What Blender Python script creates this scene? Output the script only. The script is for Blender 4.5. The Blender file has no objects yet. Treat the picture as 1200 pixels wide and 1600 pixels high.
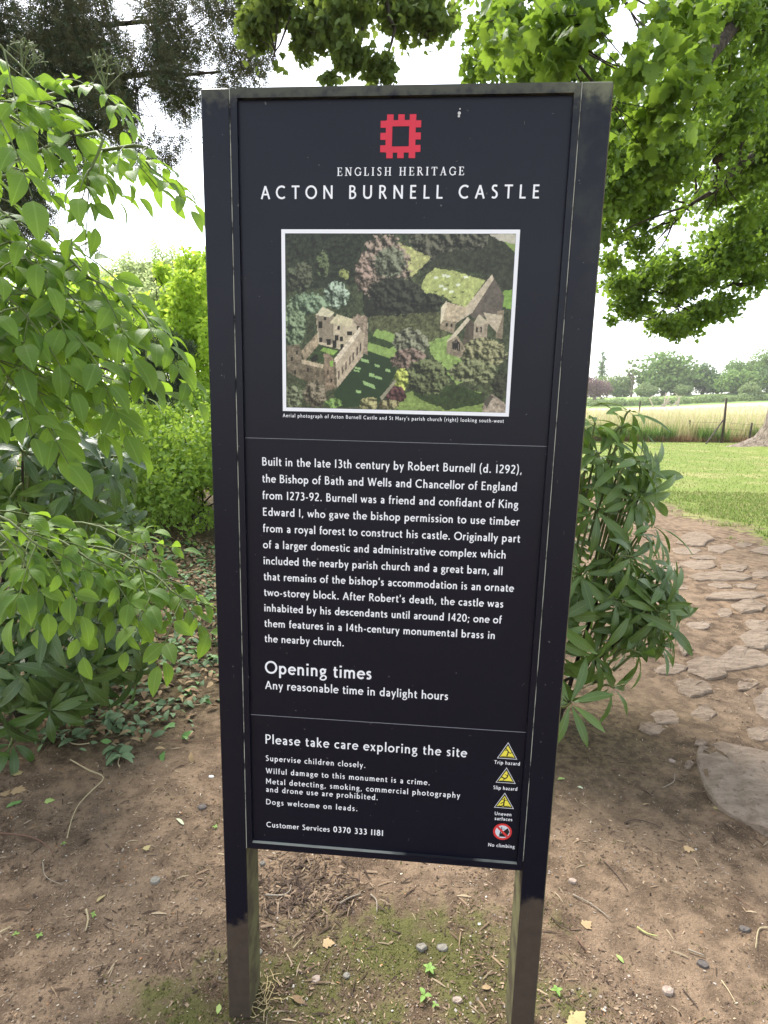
import bpy, math
import numpy as np
from mathutils import Matrix, Vector

# ---------------------------------------------------------------- camera
scene = bpy.context.scene
COL = scene.collection
F_PX, PITCH, ROLL, CAM_H = 928.46, 0.1868, 0.0234, 1.556
_c, _s = math.cos(ROLL), math.sin(ROLL)
FWD = np.array([0, math.cos(PITCH), -math.sin(PITCH)])
_dn = np.cross(FWD, [1.0, 0, 0])
RT = _c * np.array([1.0, 0, 0]) - _s * _dn
DN = _s * np.array([1.0, 0, 0]) + _c * _dn
CAM = np.array([0, 0, CAM_H])

cd = bpy.data.cameras.new('camera')
cam = bpy.data.objects.new('camera', cd)
COL.objects.link(cam)
cd.sensor_fit = 'VERTICAL'
cd.sensor_height = 36.0
cd.lens = 36.0 * F_PX / 1600.0
cd.clip_start, cd.clip_end = 0.05, 3000
cam.matrix_world = Matrix(((RT[0], -DN[0], -FWD[0], 0), (RT[1], -DN[1], -FWD[1], 0), (RT[2], -DN[2], -FWD[2], CAM_H), (0, 0, 0, 1)))
scene.camera = cam

# ---------------------------------------------------------------- sky, sun, exposure
SUN_EL, SUN_AZ = math.radians(52), math.radians(-35)     # azimuth from +Y towards +X
world = bpy.data.worlds.new('World')
scene.world = world
world.use_nodes = True
wn, wl = world.node_tree.nodes, world.node_tree.links
bg = wn['Background']
sky = wn.new('ShaderNodeTexSky')
sky.sky_type = 'NISHITA'
sky.sun_disc = False
sky.sun_elevation = SUN_EL
sky.sun_rotation = SUN_AZ
sky.dust_density = 1.2
sky.air_density = 1.0
hs = wn.new('ShaderNodeHueSaturation')
hs.inputs['Saturation'].default_value = 0.36
wl.new(sky.outputs[0], hs.inputs['Color'])
wl.new(hs.outputs[0], bg.inputs['Color'])
bg.inputs['Strength'].default_value = 0.15
sd = bpy.data.lights.new('sun', 'SUN')
sd.energy = 2.4
sd.angle = math.radians(22)
sd.color = (1.0, 0.95, 0.88)
sun = bpy.data.objects.new('sun', sd)
COL.objects.link(sun)
sdir = Vector((math.sin(SUN_AZ) * math.cos(SUN_EL), math.cos(SUN_AZ) * math.cos(SUN_EL), math.sin(SUN_EL)))
sun.rotation_euler = sdir.to_track_quat('Z', 'Y').to_euler()
scene.view_settings.view_transform = 'Standard'
scene.view_settings.look = 'None'
scene.view_settings.gamma = 1
scene.view_settings.use_curve_mapping = False
scene.view_settings.exposure = 1.7
scene.render.engine = 'CYCLES'
scene.cycles.use_denoising = True
scene.cycles.max_bounces = 7
scene.cycles.diffuse_bounces = 2
scene.cycles.glossy_bounces = 2
scene.cycles.transmission_bounces = 4
scene.cycles.transparent_max_bounces = 4
scene.cycles.volume_bounces = 1
scene.cycles.caustics_reflective = False
scene.cycles.caustics_refractive = False

# ---------------------------------------------------------------- helpers: view rays, noise, maths
def ray(x, y):
    return (x - 600) / F_PX * RT + (y - 800) / F_PX * DN + FWD
def at(x, y, dist):                       # point on the sight line of a photo pixel, dist metres in front
    v = ray(x, y); return CAM + v * dist / v[1]
def on_ground(x, y, z=0.0):
    v = ray(x, y); return CAM + v * (z - CAM_H) / v[2]
def project(P):
    q = np.asarray(P) - CAM; w = q @ FWD
    return 600 + F_PX * (q @ RT) / w, 800 + F_PX * (q @ DN) / w, w

def _hash(ix, iy, seed):
    n = (ix * 374761393 + iy * 668265263 + seed * 2147483647) & 0xffffffff
    n = ((n ^ (n >> 13)) * 1274126177) & 0xffffffff
    return ((n ^ (n >> 16)) & 0xffff) / 65535.0
def vnoise(x, y, seed=0):
    x = np.asarray(x, float); y = np.asarray(y, float)
    ix, iy = np.floor(x).astype(np.int64), np.floor(y).astype(np.int64)
    fx, fy = x - ix, y - iy
    fx, fy = fx * fx * (3 - 2 * fx), fy * fy * (3 - 2 * fy)
    a, b = _hash(ix, iy, seed), _hash(ix + 1, iy, seed)
    c, d = _hash(ix, iy + 1, seed), _hash(ix + 1, iy + 1, seed)
    return (a * (1 - fx) + b * fx) * (1 - fy) + (c * (1 - fx) + d * fx) * fy
def fbm(x, y, seed=0, octs=4):
    r, a, t = 0, 1, 0
    for o in range(octs):
        r = r + a * vnoise(x * 2 ** o, y * 2 ** o, seed + o); t += a; a *= .5
    return r / t
def sstep(a, b, x):
    t = np.clip((x - a) / (b - a), 0, 1); return t * t * (3 - 2 * t)
def unit(v):
    v = np.asarray(v, float); return v / (np.linalg.norm(v, axis=-1, keepdims=True) + 1e-12)

# ---------------------------------------------------------------- helpers: objects
def empty(name, loc, label=None, cat=None, group=None):
    o = bpy.data.objects.new(name, None); COL.objects.link(o)
    o.location = loc
    o.empty_display_size = .1
    return tag(o, label, cat, group)
def tag(o, label=None, cat=None, group=None, kind=None):
    if label: o['label'] = label
    if cat: o['category'] = cat
    if group: o['group'] = group
    if kind: o['kind'] = kind
    return o
def mesh_np(name, V, T, uv=None, smooth=False, mats=(), midx=None, attrs=None, quads=False):
    V = np.ascontiguousarray(V, np.float32).reshape(-1, 3); T = np.ascontiguousarray(T, np.int32)
    k = T.shape[1]
    me = bpy.data.meshes.new(name)
    me.vertices.add(len(V)); me.vertices.foreach_set('co', V.ravel())
    me.loops.add(T.size); me.loops.foreach_set('vertex_index', T.ravel())
    me.polygons.add(len(T)); me.polygons.foreach_set('loop_start', np.arange(0, T.size, k, dtype=np.int32))
    if uv is not None:
        l = me.uv_layers.new(name='UVMap'); l.data.foreach_set('uv', np.ascontiguousarray(np.asarray(uv, np.float32)[T.ravel()]).ravel())
    for m in mats: me.materials.append(m)
    if midx is not None: me.polygons.foreach_set('material_index', np.ascontiguousarray(midx, np.int32))
    if smooth: me.polygons.foreach_set('use_smooth', np.ones(len(T), bool))
    for an, (kind, data) in (attrs or {}).items():
        a = me.attributes.new(an, kind, 'POINT')
        a.data.foreach_set('color' if 'COLOR' in kind else 'value', np.ascontiguousarray(data, np.float32).ravel())
    me.update(calc_edges=True)
    return me
def link(name, me, parent=None, loc=None):
    o = bpy.data.objects.new(name, me); COL.objects.link(o)
    if parent is not None:
        o.parent = parent
        o.location = -np.array(abs_loc(parent)) if loc is None else loc
    elif loc is not None: o.location = loc
    return o
def abs_loc(o):
    p = np.array(o.location); q = o.parent
    while q is not None: p = p + np.array(q.location); q = q.parent
    return p

class MB:                                  # collects polygons, builds ONE mesh
    def __init__(s): s.v, s.f, s.m = [], [], []
    def add(s, vs, fs, m=0):
        b = len(s.v); s.v += [tuple(map(float, p)) for p in vs]
        s.f += [tuple(b + i for i in f) for f in fs]; s.m += [m] * len(fs)
    def box(s, lo, hi, m=0, ch=0.0):
        x0, y0, z0 = lo; x1, y1, z1 = hi
        s.add([(x0,y0,z0),(x1,y0,z0),(x1,y1,z0),(x0,y1,z0),(x0,y0,z1),(x1,y0,z1),(x1,y1,z1),(x0,y1,z1)],
              [(0,3,2,1),(4,5,6,7),(0,1,5,4),(1,2,6,5),(2,3,7,6),(3,0,4,7)], m)
    def tube(s, pts, radii, n=6, m=0, cap=True):
        pts = np.asarray(pts, float); k = len(pts)
        radii = np.broadcast_to(radii, (k,)) if np.ndim(radii) else np.full(k, radii)
        tan = unit(np.gradient(pts, axis=0)); up = np.array([0, 0, 1.0]) if abs(tan[0][2]) < .9 else np.array([1.0, 0, 0])
        a = unit(np.cross(tan[0], up)); vs = []
        ang = np.linspace(0, 2 * np.pi, n, endpoint=False)
        for i in range(k):
            a = unit(a - tan[i] * (a @ tan[i])); b = np.cross(tan[i], a)
            vs += list(pts[i] + radii[i] * (np.cos(ang)[:, None] * a + np.sin(ang)[:, None] * b))
        fs = [(i*n+j, i*n+(j+1) % n, (i+1)*n+(j+1) % n, (i+1)*n+j) for i in range(k-1) for j in range(n)]
        if cap: fs += [tuple(range(n-1, -1, -1)), tuple(range((k-1)*n, k*n))]
        s.add(vs, fs, m)
    def build(s, name, mats, parent=None, smooth=False, loc=None):
        me = bpy.data.meshes.new(name); me.from_pydata(s.v, [], s.f)
        for m in (mats if isinstance(mats, (list, tuple)) else [mats]): me.materials.append(m)
        me.polygons.foreach_set('material_index', s.m)
        if smooth: me.polygons.foreach_set('use_smooth', [True] * len(s.f))
        me.update()
        return link(name, me, parent, loc)

def catmull(pts, n=6):
    P = np.asarray(pts, float); P = np.vstack([2*P[0]-P[1], P, 2*P[-1]-P[-2]]); out = []
    for i in range(1, len(P) - 2):
        for t in np.linspace(0, 1, n, endpoint=False):
            a, b, c, d = P[i-1], P[i], P[i+1], P[i+2]
            out.append(.5*((2*b)+(-a+c)*t+(2*a-5*b+4*c-d)*t*t+(-a+3*b-3*c+d)*t**3))
    out.append(P[-2]); return np.array(out)

# ---------------------------------------------------------------- helpers: materials
class N:
    def __init__(s, name):
        s.mat = bpy.data.materials.new(name); s.mat.use_nodes = True
        s.t = s.mat.node_tree; s.n = s.t.nodes; s.bsdf = s.n['Principled BSDF']; s.out = s.n['Material Output']
    def new(s, typ, **kw):
        n = s.n.new('ShaderNode' + typ)
        for k, v in kw.items(): setattr(n, k, v)
        return n
    def set(s, node, **kw):
        for k, v in kw.items():
            k = k.replace('_', ' ')
            inp = node.inputs[k]
            if isinstance(v, bpy.types.NodeSocket): s.t.links.new(v, inp)
            else: inp.default_value = v
        return node
    def l(s, a, b): s.t.links.new(a, b)
    def val(s, v, sock):
        if isinstance(v, bpy.types.NodeSocket): s.l(v, sock)
        elif isinstance(v, (tuple, list)) and len(v) == 3 and len(sock.default_value) == 4: sock.default_value = (*v, 1)
        else: sock.default_value = v
    def math(s, op, a, b=0.0, c=0.0):
        n = s.new('Math', operation=op)
        for i, v in enumerate((a, b, c)): s.val(v, n.inputs[i])
        return n.outputs[0]
    def mix(s, f, a, b, blend='MIX'):
        n = s.new('Mix', data_type='RGBA', blend_type=blend)
        s.val(f, n.inputs[0]); s.val(a, n.inputs[6]); s.val(b, n.inputs[7])
        return n.outputs[2]
    def noise(s, scale, detail=3, rough=.55, vec=None, dist=0.0):
        n = s.new('TexNoise'); n.inputs['Scale'].default_value = scale; n.inputs['Detail'].default_value = detail
        n.inputs['Roughness'].default_value = rough; n.inputs['Distortion'].default_value = dist
        if vec is not None: s.l(vec, n.inputs['Vector'])
        return n.outputs[0]
    def step(s, a, b, v):
        n = s.new('MapRange', interpolation_type='SMOOTHSTEP')
        s.val(v, n.inputs[0]); n.inputs[1].default_value = a; n.inputs[2].default_value = b
        return n.outputs[0]
    def co(s, kind='Object'): return s.new('TexCoord').outputs[kind]
    def attr(s, name):
        a = s.new('Attribute'); a.attribute_name = name; return a
    def bump(s, h, strength=.3, dist=.01):
        b = s.new('Bump'); s.val(h, b.inputs['Height']); b.inputs['Strength'].default_value = strength; b.inputs['Distance'].default_value = dist
        s.l(b.outputs[0], s.bsdf.inputs['Normal'])
    def pr(s, color, rough=.6, spec=.4):
        s.val(color, s.bsdf.inputs['Base Color']); s.val(rough, s.bsdf.inputs['Roughness']); s.bsdf.inputs['Specular IOR Level'].default_value = spec
        return s.mat

def leaf_mat(name, c1, c2, trans=.35, tcol=None, rough=.5, spec=.35, vein=0.0, coat=0.0):
    m = N(name)
    rnd = m.math('FRACT', m.math('ADD', m.new('NewGeometry').outputs['Random Per Island'], m.new('ObjectInfo').outputs['Random']))
    col = m.mix(rnd, c1, c2)
    # slow variation through the crown (younger and older growth)
    col = m.mix(m.math('MULTIPLY', m.noise(1.3, 2, vec=m.new('NewGeometry').outputs['Position']), .5), col, tuple(np.clip(np.array(c2) * 1.25, 0, 1)))
    if vein > 0:
        sx = m.new('SeparateXYZ'); m.l(m.co('UV'), sx.inputs[0])
        au = m.math('ABSOLUTE', m.math('SUBTRACT', sx.outputs[0], .5))
        mid = m.math('SUBTRACT', 1.0, m.step(.02, .05, au))
        w = m.math('SINE', m.math('MULTIPLY', m.math('SUBTRACT', sx.outputs[1], m.math('MULTIPLY', au, .5)), 62.0))
        side = m.step(.93, 1.0, w)
        vn = m.math('MULTIPLY', m.math('MAXIMUM', mid, m.math('MULTIPLY', side, .45)), vein)
        light = tuple(np.clip(np.array(c2) * 1.6 + .05, 0, 1))
        col = m.mix(vn, col, light)
        m.bump(m.math('ADD', m.math('MULTIPLY', w, .3), m.noise(40, 2, vec=m.co('UV'))), .25, .004)
    blem = m.step(.68, .8, m.noise(30, 2, vec=m.new('NewGeometry').outputs['Position']))
    col = m.mix(m.math('MULTIPLY', blem, .35), col, (.16, .13, .04))
    m.pr(col, rough, spec)
    tr = m.new('BsdfTranslucent')
    tc = tcol if tcol else tuple(np.clip(np.array(c2) * np.array([2.2, 1.9, .9]), 0, .9))
    m.l(m.mix(.6, col, tc), tr.inputs[0])
    ms = m.new('MixShader'); ms.inputs[0].default_value = trans
    m.l(m.bsdf.outputs[0], ms.inputs[1]); m.l(tr.outputs[0], ms.inputs[2]); m.l(ms.outputs[0], m.out.inputs[0])
    return m.mat

def bark_mat(name, c1, c2, scale=12, bump=.6):
    m = N(name); g = m.new('NewGeometry').outputs['Position']
    mp = m.new('Mapping'); mp.inputs['Scale'].default_value = (1, 1, .3); m.l(g, mp.inputs[0])
    n = m.noise(scale, 5, .65, mp.outputs[0])
    m.bump(n, bump, .03)
    return m.pr(m.mix(m.step(.35, .65, n), c1, c2), .9, .1)
def plain(name, c, rough=.7, spec=.3, var=.25, scale=30):
    m = N(name); n = m.noise(scale, 3, vec=m.new('NewGeometry').outputs['Position'])
    r = m.math('FRACT', m.math('ADD', m.new('NewGeometry').outputs['Random Per Island'], m.new('ObjectInfo').outputs['Random']))
    c = np.array(c)
    col = m.mix(m.math('MULTIPLY_ADD', n, .6, m.math('MULTIPLY', r, .4)), tuple(c * (1 - var)), tuple(np.clip(c * (1 + var), 0, 1)))
    return m.pr(col, rough, spec)

# ---------------------------------------------------------------- leaf templates (length along +Y, face up +Z)
def leaf_t(seg=6, width=.5, bend=.25, fold=.18, peak=.42, tip=1.0, wave=0.0, seed=0):
    rg = np.random.default_rng(seed)
    V, U, T = [], [], []
    for i in range(seg + 1):
        t = i / seg
        w = width / 2 * (np.sin(np.pi * t ** (np.log(.5) / np.log(peak)))) ** .85 * (1 - .25 * t * (tip - 1)) if 0 < t < 1 else 0.004
        z = -bend * t * t + .06 * np.sin(t * 3)
        y = t * (1 - .25 * bend * t)
        wv = wave * rg.uniform(-1, 1, 2)
        V += [(-w, y, z + fold * w + wv[0]), (0, y, z), (w, y, z + fold * w + wv[1])]
        U += [(.5 - w / width, t), (.5, t), (.5 + w / width, t)]
        if i:
            a = 3 * (i - 1); b = 3 * i
            T += [(a, a+1, b+1), (a, b+1, b), (a+1, a+2, b+2), (a+1, b+2, b+1)]
    return np.array(V), np.array(T), np.array(U)
def lobed_t(bend=.2, seed=0):               # palmate five-lobed leaf
    rg = np.random.default_rng(seed)
    pts = [(0,.02),(.18,.0),(.36,.02),(.36,.18),(.47,.26),(.53,.42),(.38,.45),(.32,.52),(.34,.68),(.2,.72),(.12,.86),(0,1.0),
           (-.12,.86),(-.2,.72),(-.34,.68),(-.32,.52),(-.38,.45),(-.53,.42),(-.47,.26),(-.36,.18),(-.36,.02),(-.18,.0)]
    P = [(x + rg.uniform(-.02, .02), y + rg.uniform(-.02, .02)) for x, y in pts]
    V = [(0, .35, .03)] + [(x, y, -bend * (x*x + (y-.3)**2) + .05 * rg.uniform(-1, 1)) for x, y in P]
    T = [(0, i, i % len(P) + 1) for i in range(1, len(P) + 1)]
    return np.array(V), np.array(T), np.array([(.5 + v[0], v[1]) for v in V])
def lobed_small_t(bend=.2, seed=0):
    rg = np.random.default_rng(seed + 50)
    P = [(.2,.0),(.34,.2),(.52,.4),(.3,.5),(.28,.72),(0,1.0),(-.28,.72),(-.3,.5),(-.52,.4),(-.34,.2),(-.2,.0)]
    V = [(0, .3, .04)] + [(x + rg.uniform(-.05,.05), y + rg.uniform(-.05,.05), -bend*(x*x + (y-.3)**2) + .08*rg.uniform(-1,1)) for x, y in P]
    return np.array(V), np.array([(0, i, i % len(P) + 1) for i in range(1, len(P) + 1)]), np.array([(.5 + v[0], v[1]) for v in V])
def simple_t(width=.5, bend=.2):
    V = np.array([(0,0,0),(width/2,.42,-.02),(0,1,-bend),(-width/2,.42,-.02)]); return V, np.array([(0,1,2),(0,2,3)]), np.array([(.5,0),(1,.4),(.5,1),(0,.4)])
def small_t(width=.55, bend=.2, fold=.12):
    V = np.array([(0,0,0),(width*.42,.25,fold*.6),(width*.45,.58,fold*.5-bend*.4),(0,1,-bend),(-width*.45,.58,fold*.5-bend*.4),(-width*.42,.25,fold*.6),(0,.5,-bend*.2)])
    return V, np.array([(6,0,1),(6,1,2),(6,2,3),(6,3,4),(6,4,5),(6,5,0)]), np.array([(.5+v[0]/width, v[1]) for v in V])
def needle_t(seed=0, n=7):
    rg = np.random.default_rng(seed); V, T = [], []
    for i in range(n):
        y = i / n; s = 1 if i % 2 else -1
        z_ = rg.uniform(-.16, .16); b = len(V); q = np.array([s * .15, y + .16, z_ * .5]); w_ = np.array([-.05 * s, .055, .02])
        V += [(0, y, 0), tuple(q + w_), tuple(q - w_), (s * .30, y + .3, z_)]; T += [(b, b+1, b+2), (b+1, b+3, b+2)]
    return np.array(V), np.array(T), np.array([(.5, v[1]) for v in V])

def frames(d, n):
    y = unit(d); x = unit(np.cross(y, n)); z = np.cross(x, y)
    return np.stack([x, y, z], axis=-1)     # columns
def batch(tmpls, P, D, Nn, S, rg):
    R = frames(D, Nn); idx = rg.integers(0, len(tmpls), len(P)); Vs, Ts, Us, off = [], [], [], 0
    for k, (V, T, U) in enumerate(tmpls):
        sel = np.where(idx == k)[0]
        if not len(sel): continue
        W = np.einsum('nij,vj->nvi', R[sel], V) * S[sel][:, None, None] + P[sel][:, None, :]
        Vs.append(W.reshape(-1, 3)); Us.append(np.tile(U, (len(sel), 1)))
        Ts.append((T[None] + (np.arange(len(sel)) * len(V))[:, None, None]).reshape(-1, 3) + off); off += len(sel) * len(V)
    return np.vstack(Vs), np.vstack(Ts), np.vstack(Us)
def stuff_leaves(name, tmpls, P, D, Nn, S, mat, rg, parent=None, smooth=False):
    V, T, U = batch(tmpls, P, D, Nn, S, rg)
    o = link(name, mesh_np(name, V, T, U, smooth, [mat]), parent)
    o['kind'] = 'stuff'; return o
def leafy(root, tmpls, P, D, Nn, S, mat, rg, singles=300, name='leaf', rest='foliage'):
    """the leaves that show largest become parts of their own, the rest one stuff part"""
    x, y, w = project(P)
    inview = (x > -40) & (x < 1240) & (y > -40) & (y < 1640) & (w > 0)
    size = np.where(inview, S / np.maximum(w, .1), 0)
    order = np.argsort(-size); k = min(singles, int(inview.sum()))
    one, many = order[:k], order[k:]
    mes = [mesh_np(name, V, T, U, True, [mat]) for V, T, U in tmpls]
    R = frames(D, Nn); rl = abs_loc(root)
    for i in one:
        o = bpy.data.objects.new(name, mes[int(rg.integers(0, len(mes)))]); COL.objects.link(o); o.parent = root
        M = Matrix(R[i].tolist()).to_4x4() @ Matrix.Scale(float(S[i]), 4)
        M.translation = Vector(P[i] - rl); o.matrix_basis = M
    if len(many): stuff_leaves(rest, tmpls, P[many], D[many], Nn[many], S[many], mat, rg, root, True)
def rand_dirs(rg, n, up=0.0, spread=1.0):
    v = rg.normal(size=(n, 3)) * spread; v[:, 2] += up; return unit(v)
def in_ellipsoids(rg, n, ells, hollow=.0):
    """points in a union of ellipsoids (centre, radii), denser near the skin"""
    vol = np.array([np.prod(e[1]) ** .7 for e in ells]); k = rg.choice(len(ells), n, p=vol / vol.sum())
    c = np.array([e[0] for e in ells])[k]; r = np.array([e[1] for e in ells])[k]
    u = rand_dirs(rg, n); rad = (hollow + (1 - hollow) * rg.random(n)) ** (1 / 2.2) * (1 + .16 * np.abs(rg.normal(size=n)) * (rg.random(n) < .5))
    return c + u * r * rad[:, None], u

# ================================================================ materials
M = {}
M['elder'] = leaf_mat('elder_leaf', (.045,.105,.026), (.15,.25,.045), .42, (.42,.66,.04), .5, .3, vein=.35)
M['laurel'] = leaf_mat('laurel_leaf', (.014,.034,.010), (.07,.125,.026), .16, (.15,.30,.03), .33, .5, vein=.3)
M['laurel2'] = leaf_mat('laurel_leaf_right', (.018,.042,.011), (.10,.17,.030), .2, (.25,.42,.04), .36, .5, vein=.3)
M['lime'] = leaf_mat('lime_leaf', (.20,.35,.035), (.38,.54,.07), .5, (.70,.88,.10), .6, .25)
M['bramble'] = leaf_mat('bramble_leaf', (.07,.14,.025), (.24,.38,.06), .4, (.55,.75,.08), .5, .4)
M['canopy'] = leaf_mat('canopy_leaf', (.03,.065,.012), (.10,.18,.026), .48, (.38,.56,.05), .5, .3)
M['canopy_dark'] = leaf_mat('hanging_leaf', (.045,.08,.02), (.10,.15,.03), .4, (.34,.44,.07), .6, .25)
M['yew'] = leaf_mat('yew_needle', (.02,.036,.02), (.05,.075,.034), .12, (.16,.20,.07), .7, .2)
M['yew_brown'] = leaf_mat('yew_needle_brown', (.05,.045,.028), (.085,.095,.04), .18, (.22,.2,.09), .7, .2)
M['cedar'] = leaf_mat('cedar_needle', (.26,.34,.16), (.42,.50,.24), .45, (.75,.85,.4), .8, .15)
M['bark'] = bark_mat('bark', (.09,.07,.055), (.24,.20,.16))
M['bark_dark'] = bark_mat('bark_dark', (.03,.024,.02), (.08,.065,.05), 25)
M['stem'] = plain('green_stem', (.12,.15,.05), .6)
M['dead'] = plain('bleached_wood', (.42,.37,.30), .8)
M['straw'] = plain('straw', (.48,.38,.2), .8)

def paint_mat(name, kind):
    m = N(name); g = m.co('Object'); sx = m.new('SeparateXYZ'); m.l(g, sx.inputs[0])
    x, y, z = sx.outputs
    fine = m.noise(220, 3, vec=g); blot = m.noise(9, 5, .62, g)
    base = m.mix(fine, (.0018, .0024, .0078), (.0034, .0044, .0130))
    # chalky streaks and dust on the old paint
    mp = m.new('Mapping'); mp.inputs['Scale'].default_value = (60, 60, 3.5); m.l(g, mp.inputs[0])
    streak = m.step(.62, .82, m.noise(1.0, 4, .6, mp.outputs[0]))
    base = m.mix(m.math('MULTIPLY', streak, .10), base, (.05, .055, .06))
    speck = m.step(.765, .79, m.noise(95, 1, vec=g))
    base = m.mix(m.math('MULTIPLY', speck, .35), base, (.25, .25, .23))
    if kind == 'post':
        worn = m.math('ADD', m.math('MULTIPLY', m.math('SUBTRACT', blot, .5), .32), m.math('MULTIPLY', x, .18))
        low = m.math('SUBTRACT', 1.0, m.step(.26, .30, m.math('SUBTRACT', z, worn)))
        bare = m.mix(m.noise(40, 4, vec=g), (.040, .030, .024), (.085, .066, .050))
        base = m.mix(low, base, bare)
        # algae at the very top
        top = m.step(2.085, 2.124, m.math('ADD', z, m.math('MULTIPLY', m.math('SUBTRACT', m.noise(45, 4, vec=g), .5), .09)))
        rgt = m.step(.60, .76, x)
        al = m.math('MULTIPLY', top, m.math('MULTIPLY_ADD', rgt, .55, .35))
        base = m.mix(al, base, (.16, .165, .10))
        # drifting algae film down the right post
        film = m.math('MULTIPLY', m.math('MULTIPLY', rgt, m.step(1.6, 2.12, z)), m.step(.42, .75, m.noise(18, 4, vec=g)))
        base = m.mix(m.math('MULTIPLY', film, .3), base, (.10, .115, .07))
    if kind == 'panel':
        scr = m.new('Mapping'); scr.inputs['Scale'].default_value = (26, 26, 9); scr.inputs['Rotation'].default_value = (0, .5, 0); m.l(g, scr.inputs[0])
        base = m.mix(m.math('MULTIPLY', m.step(.80, .84, m.noise(1.0, 2, .5, scr.outputs[0], 1.5)), .22), base, (.2, .2, .2))
    m.bump(m.math('ADD', m.math('MULTIPLY', fine, .3), m.noise(70, 2, vec=g)), .09, .002)
    return m.pr(base, m.math('MULTIPLY_ADD', blot, .16, .30), .27)
M['post'] = paint_mat('dark_blue_post_paint', 'post')
M['panel'] = paint_mat('dark_blue_panel_print', 'panel')
def algae():
    m = N('algae_on_wood'); g = m.co('Object'); sx = m.new('SeparateXYZ'); m.l(g, sx.inputs[0])
    n = m.noise(14, 5, .6, g)
    c = m.mix(m.step(.35, .65, n), (.07, .058, .040), (.13, .125, .065))
    return m.pr(c, .9, .1)
M['algae'] = algae()
def seam():
    m = N('seam_grit_and_rail_highlight'); g = m.co('Object')  # also colours the painted highlight strip on the bottom rail
    mp = m.new('Mapping'); mp.inputs['Scale'].default_value = (1, 1, 6); m.l(g, mp.inputs[0])
    return m.pr(m.mix(m.step(.36, .52, m.noise(3, 4, .6, mp.outputs[0])), (.02, .02, .025), (.34, .35, .30)), .9, .1)
M['seam'] = seam()
M['white'] = plain('white_print', (.80, .81, .84), .5, .4, .03)
M['offwhite'] = plain('pale_print', (.6, .62, .66), .5, .4, .03)
M['red'] = plain('red_print', (.60, .018, .045), .45, .4, .04)
M['sign_red'] = plain('prohibition_red', (.6, .04, .04), .45, .4, .04)
M['yellow'] = plain('warning_yellow', (.75, .66, .07), .45, .4, .04)
M['black'] = plain('black_print', (.012, .012, .014), .5, .3, .02)
M['line'] = plain('thin_divider_print', (.30, .31, .34), .5, .3, .3, 60)
M['dropping'] = plain('bird_dropping', (.6, .6, .58), .8, .1)

# ================================================================ lettering, drawn as pen strokes (cap height 100)
def P_(s): return [tuple(map(float, q.split(','))) for q in s.split()]
GL = {}
def gl(ch, adv, *strokes): GL[ch] = (adv, strokes)
L = lambda s, w=None: ('L', P_(s), w)
S = lambda s, w=None: ('S', P_(s), w)
A = lambda cx, cy, rx, ry, a0, a1, w=None: ('S', [(cx + rx*math.cos(math.radians(a)), cy + ry*math.sin(math.radians(a))) for a in np.linspace(a0, a1, max(4, int(abs(a1-a0)/22)))], w)
gl(' ', 30)
gl('a', 53, S('9,55 20,60 32,59 40,51 41,42'), L('41,44 41,0'), S('41,37 28,34 15,28 12,18 17,8 27,6 36,12 41,20'))
gl('b', 64, L('12,104 12,0'), A(33,33,20.5,27,0,360))
gl('c', 50, A(32,33,24,27,52,308))
gl('d', 64, L('52,104 52,0'), A(31,33,20.5,27,0,360))
gl('e', 58, A(31,33,24,27,0,318), L('9,36 57,36',10))
gl('f', 33, S('15,0 15,40 15,82 20,95 33,98'), L('3,60 33,60',11))
gl('g', 54, A(26,43,16,17,0,360), L('36,57 52,60',9), S('17,28 12,20 18,12 36,9 48,2 49,-12 38,-23 22,-25 9,-19 9,-8 20,3 30,9',10))
gl('h', 60, L('12,104 12,0'), S('12,42 18,55 30,60 42,56 47,44 47,34'), L('47,36 47,0'))
gl('i', 24, L('12,66 12,0'), L('12,82 12,96',15))
gl('j', 24, S('12,66 12,-14 6,-26 -3,-28'), L('12,82 12,96',15))
gl('k', 56, L('12,104 12,0'), L('14,30 46,66',12), L('22,40 50,0',13))
gl('l', 24, L('12,104 12,0'))
gl('m', 92, L('12,66 12,0'), S('12,42 17,55 28,60 40,56 45,44 45,34'), L('45,36 45,0'), S('46,42 51,55 62,60 74,56 79,44 79,34'), L('79,36 79,0'))
gl('n', 60, L('12,66 12,0'), S('12,42 18,55 30,60 42,56 47,44 47,34'), L('47,36 47,0'))
gl('o', 63, A(31.5,33,25,27,0,360))
gl('p', 64, L('12,66 12,-32'), A(33,33,20.5,27,0,360))
gl('q', 64, L('52,66 52,-32'), A(31,33,20.5,27,0,360))
gl('r', 40, L('12,66 12,0'), S('12,40 17,53 27,60 38,58'))
gl('s', 44, S('36,56 26,60 15,58 10,49 15,39 28,32 34,22 31,11 20,6 7,10'))
gl('t', 37, S('16,84 16,40 16,18 20,8 26,5 35,8'), L('4,60 35,60',11))
gl('u', 60, L('48,66 48,0'), S('48,24 42,11 30,6 18,10 13,22 13,32'), L('13,30 13,66'))
gl('v', 54, L('6,66 27,4'), L('48,66 27,4'))
gl('w', 80, L('5,66 22,4'), L('22,4 40,62',10), L('40,62 58,4'), L('58,4 75,66',10))
gl('x', 52, L('7,66 45,0'), L('45,66 7,0',11))
gl('y', 52, L('6,66 28,6'), L('47,66 17,-32',11))
gl('z', 50, L('7,60 43,60',11), L('39,58 10,8',12), L('6,5.5 45,5.5',11))
gl('A', 78, L('7,0 39,97'), L('71,0 39,97'), L('19,34 59,34',11))
gl('B', 66, L('13,0 13,100'), S('13,94 32,94 45,88 49,76 44,62 30,55 13,54',11), S('13,54 34,54 50,46 56,31 50,14 34,6 13,6',12))
gl('C', 82, A(49,50,41,44,52,308))
gl('D', 86, L('13,0 13,100'), S('13,94 36,93 60,85 75,66 76,40 64,17 42,7 13,6'))
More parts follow.
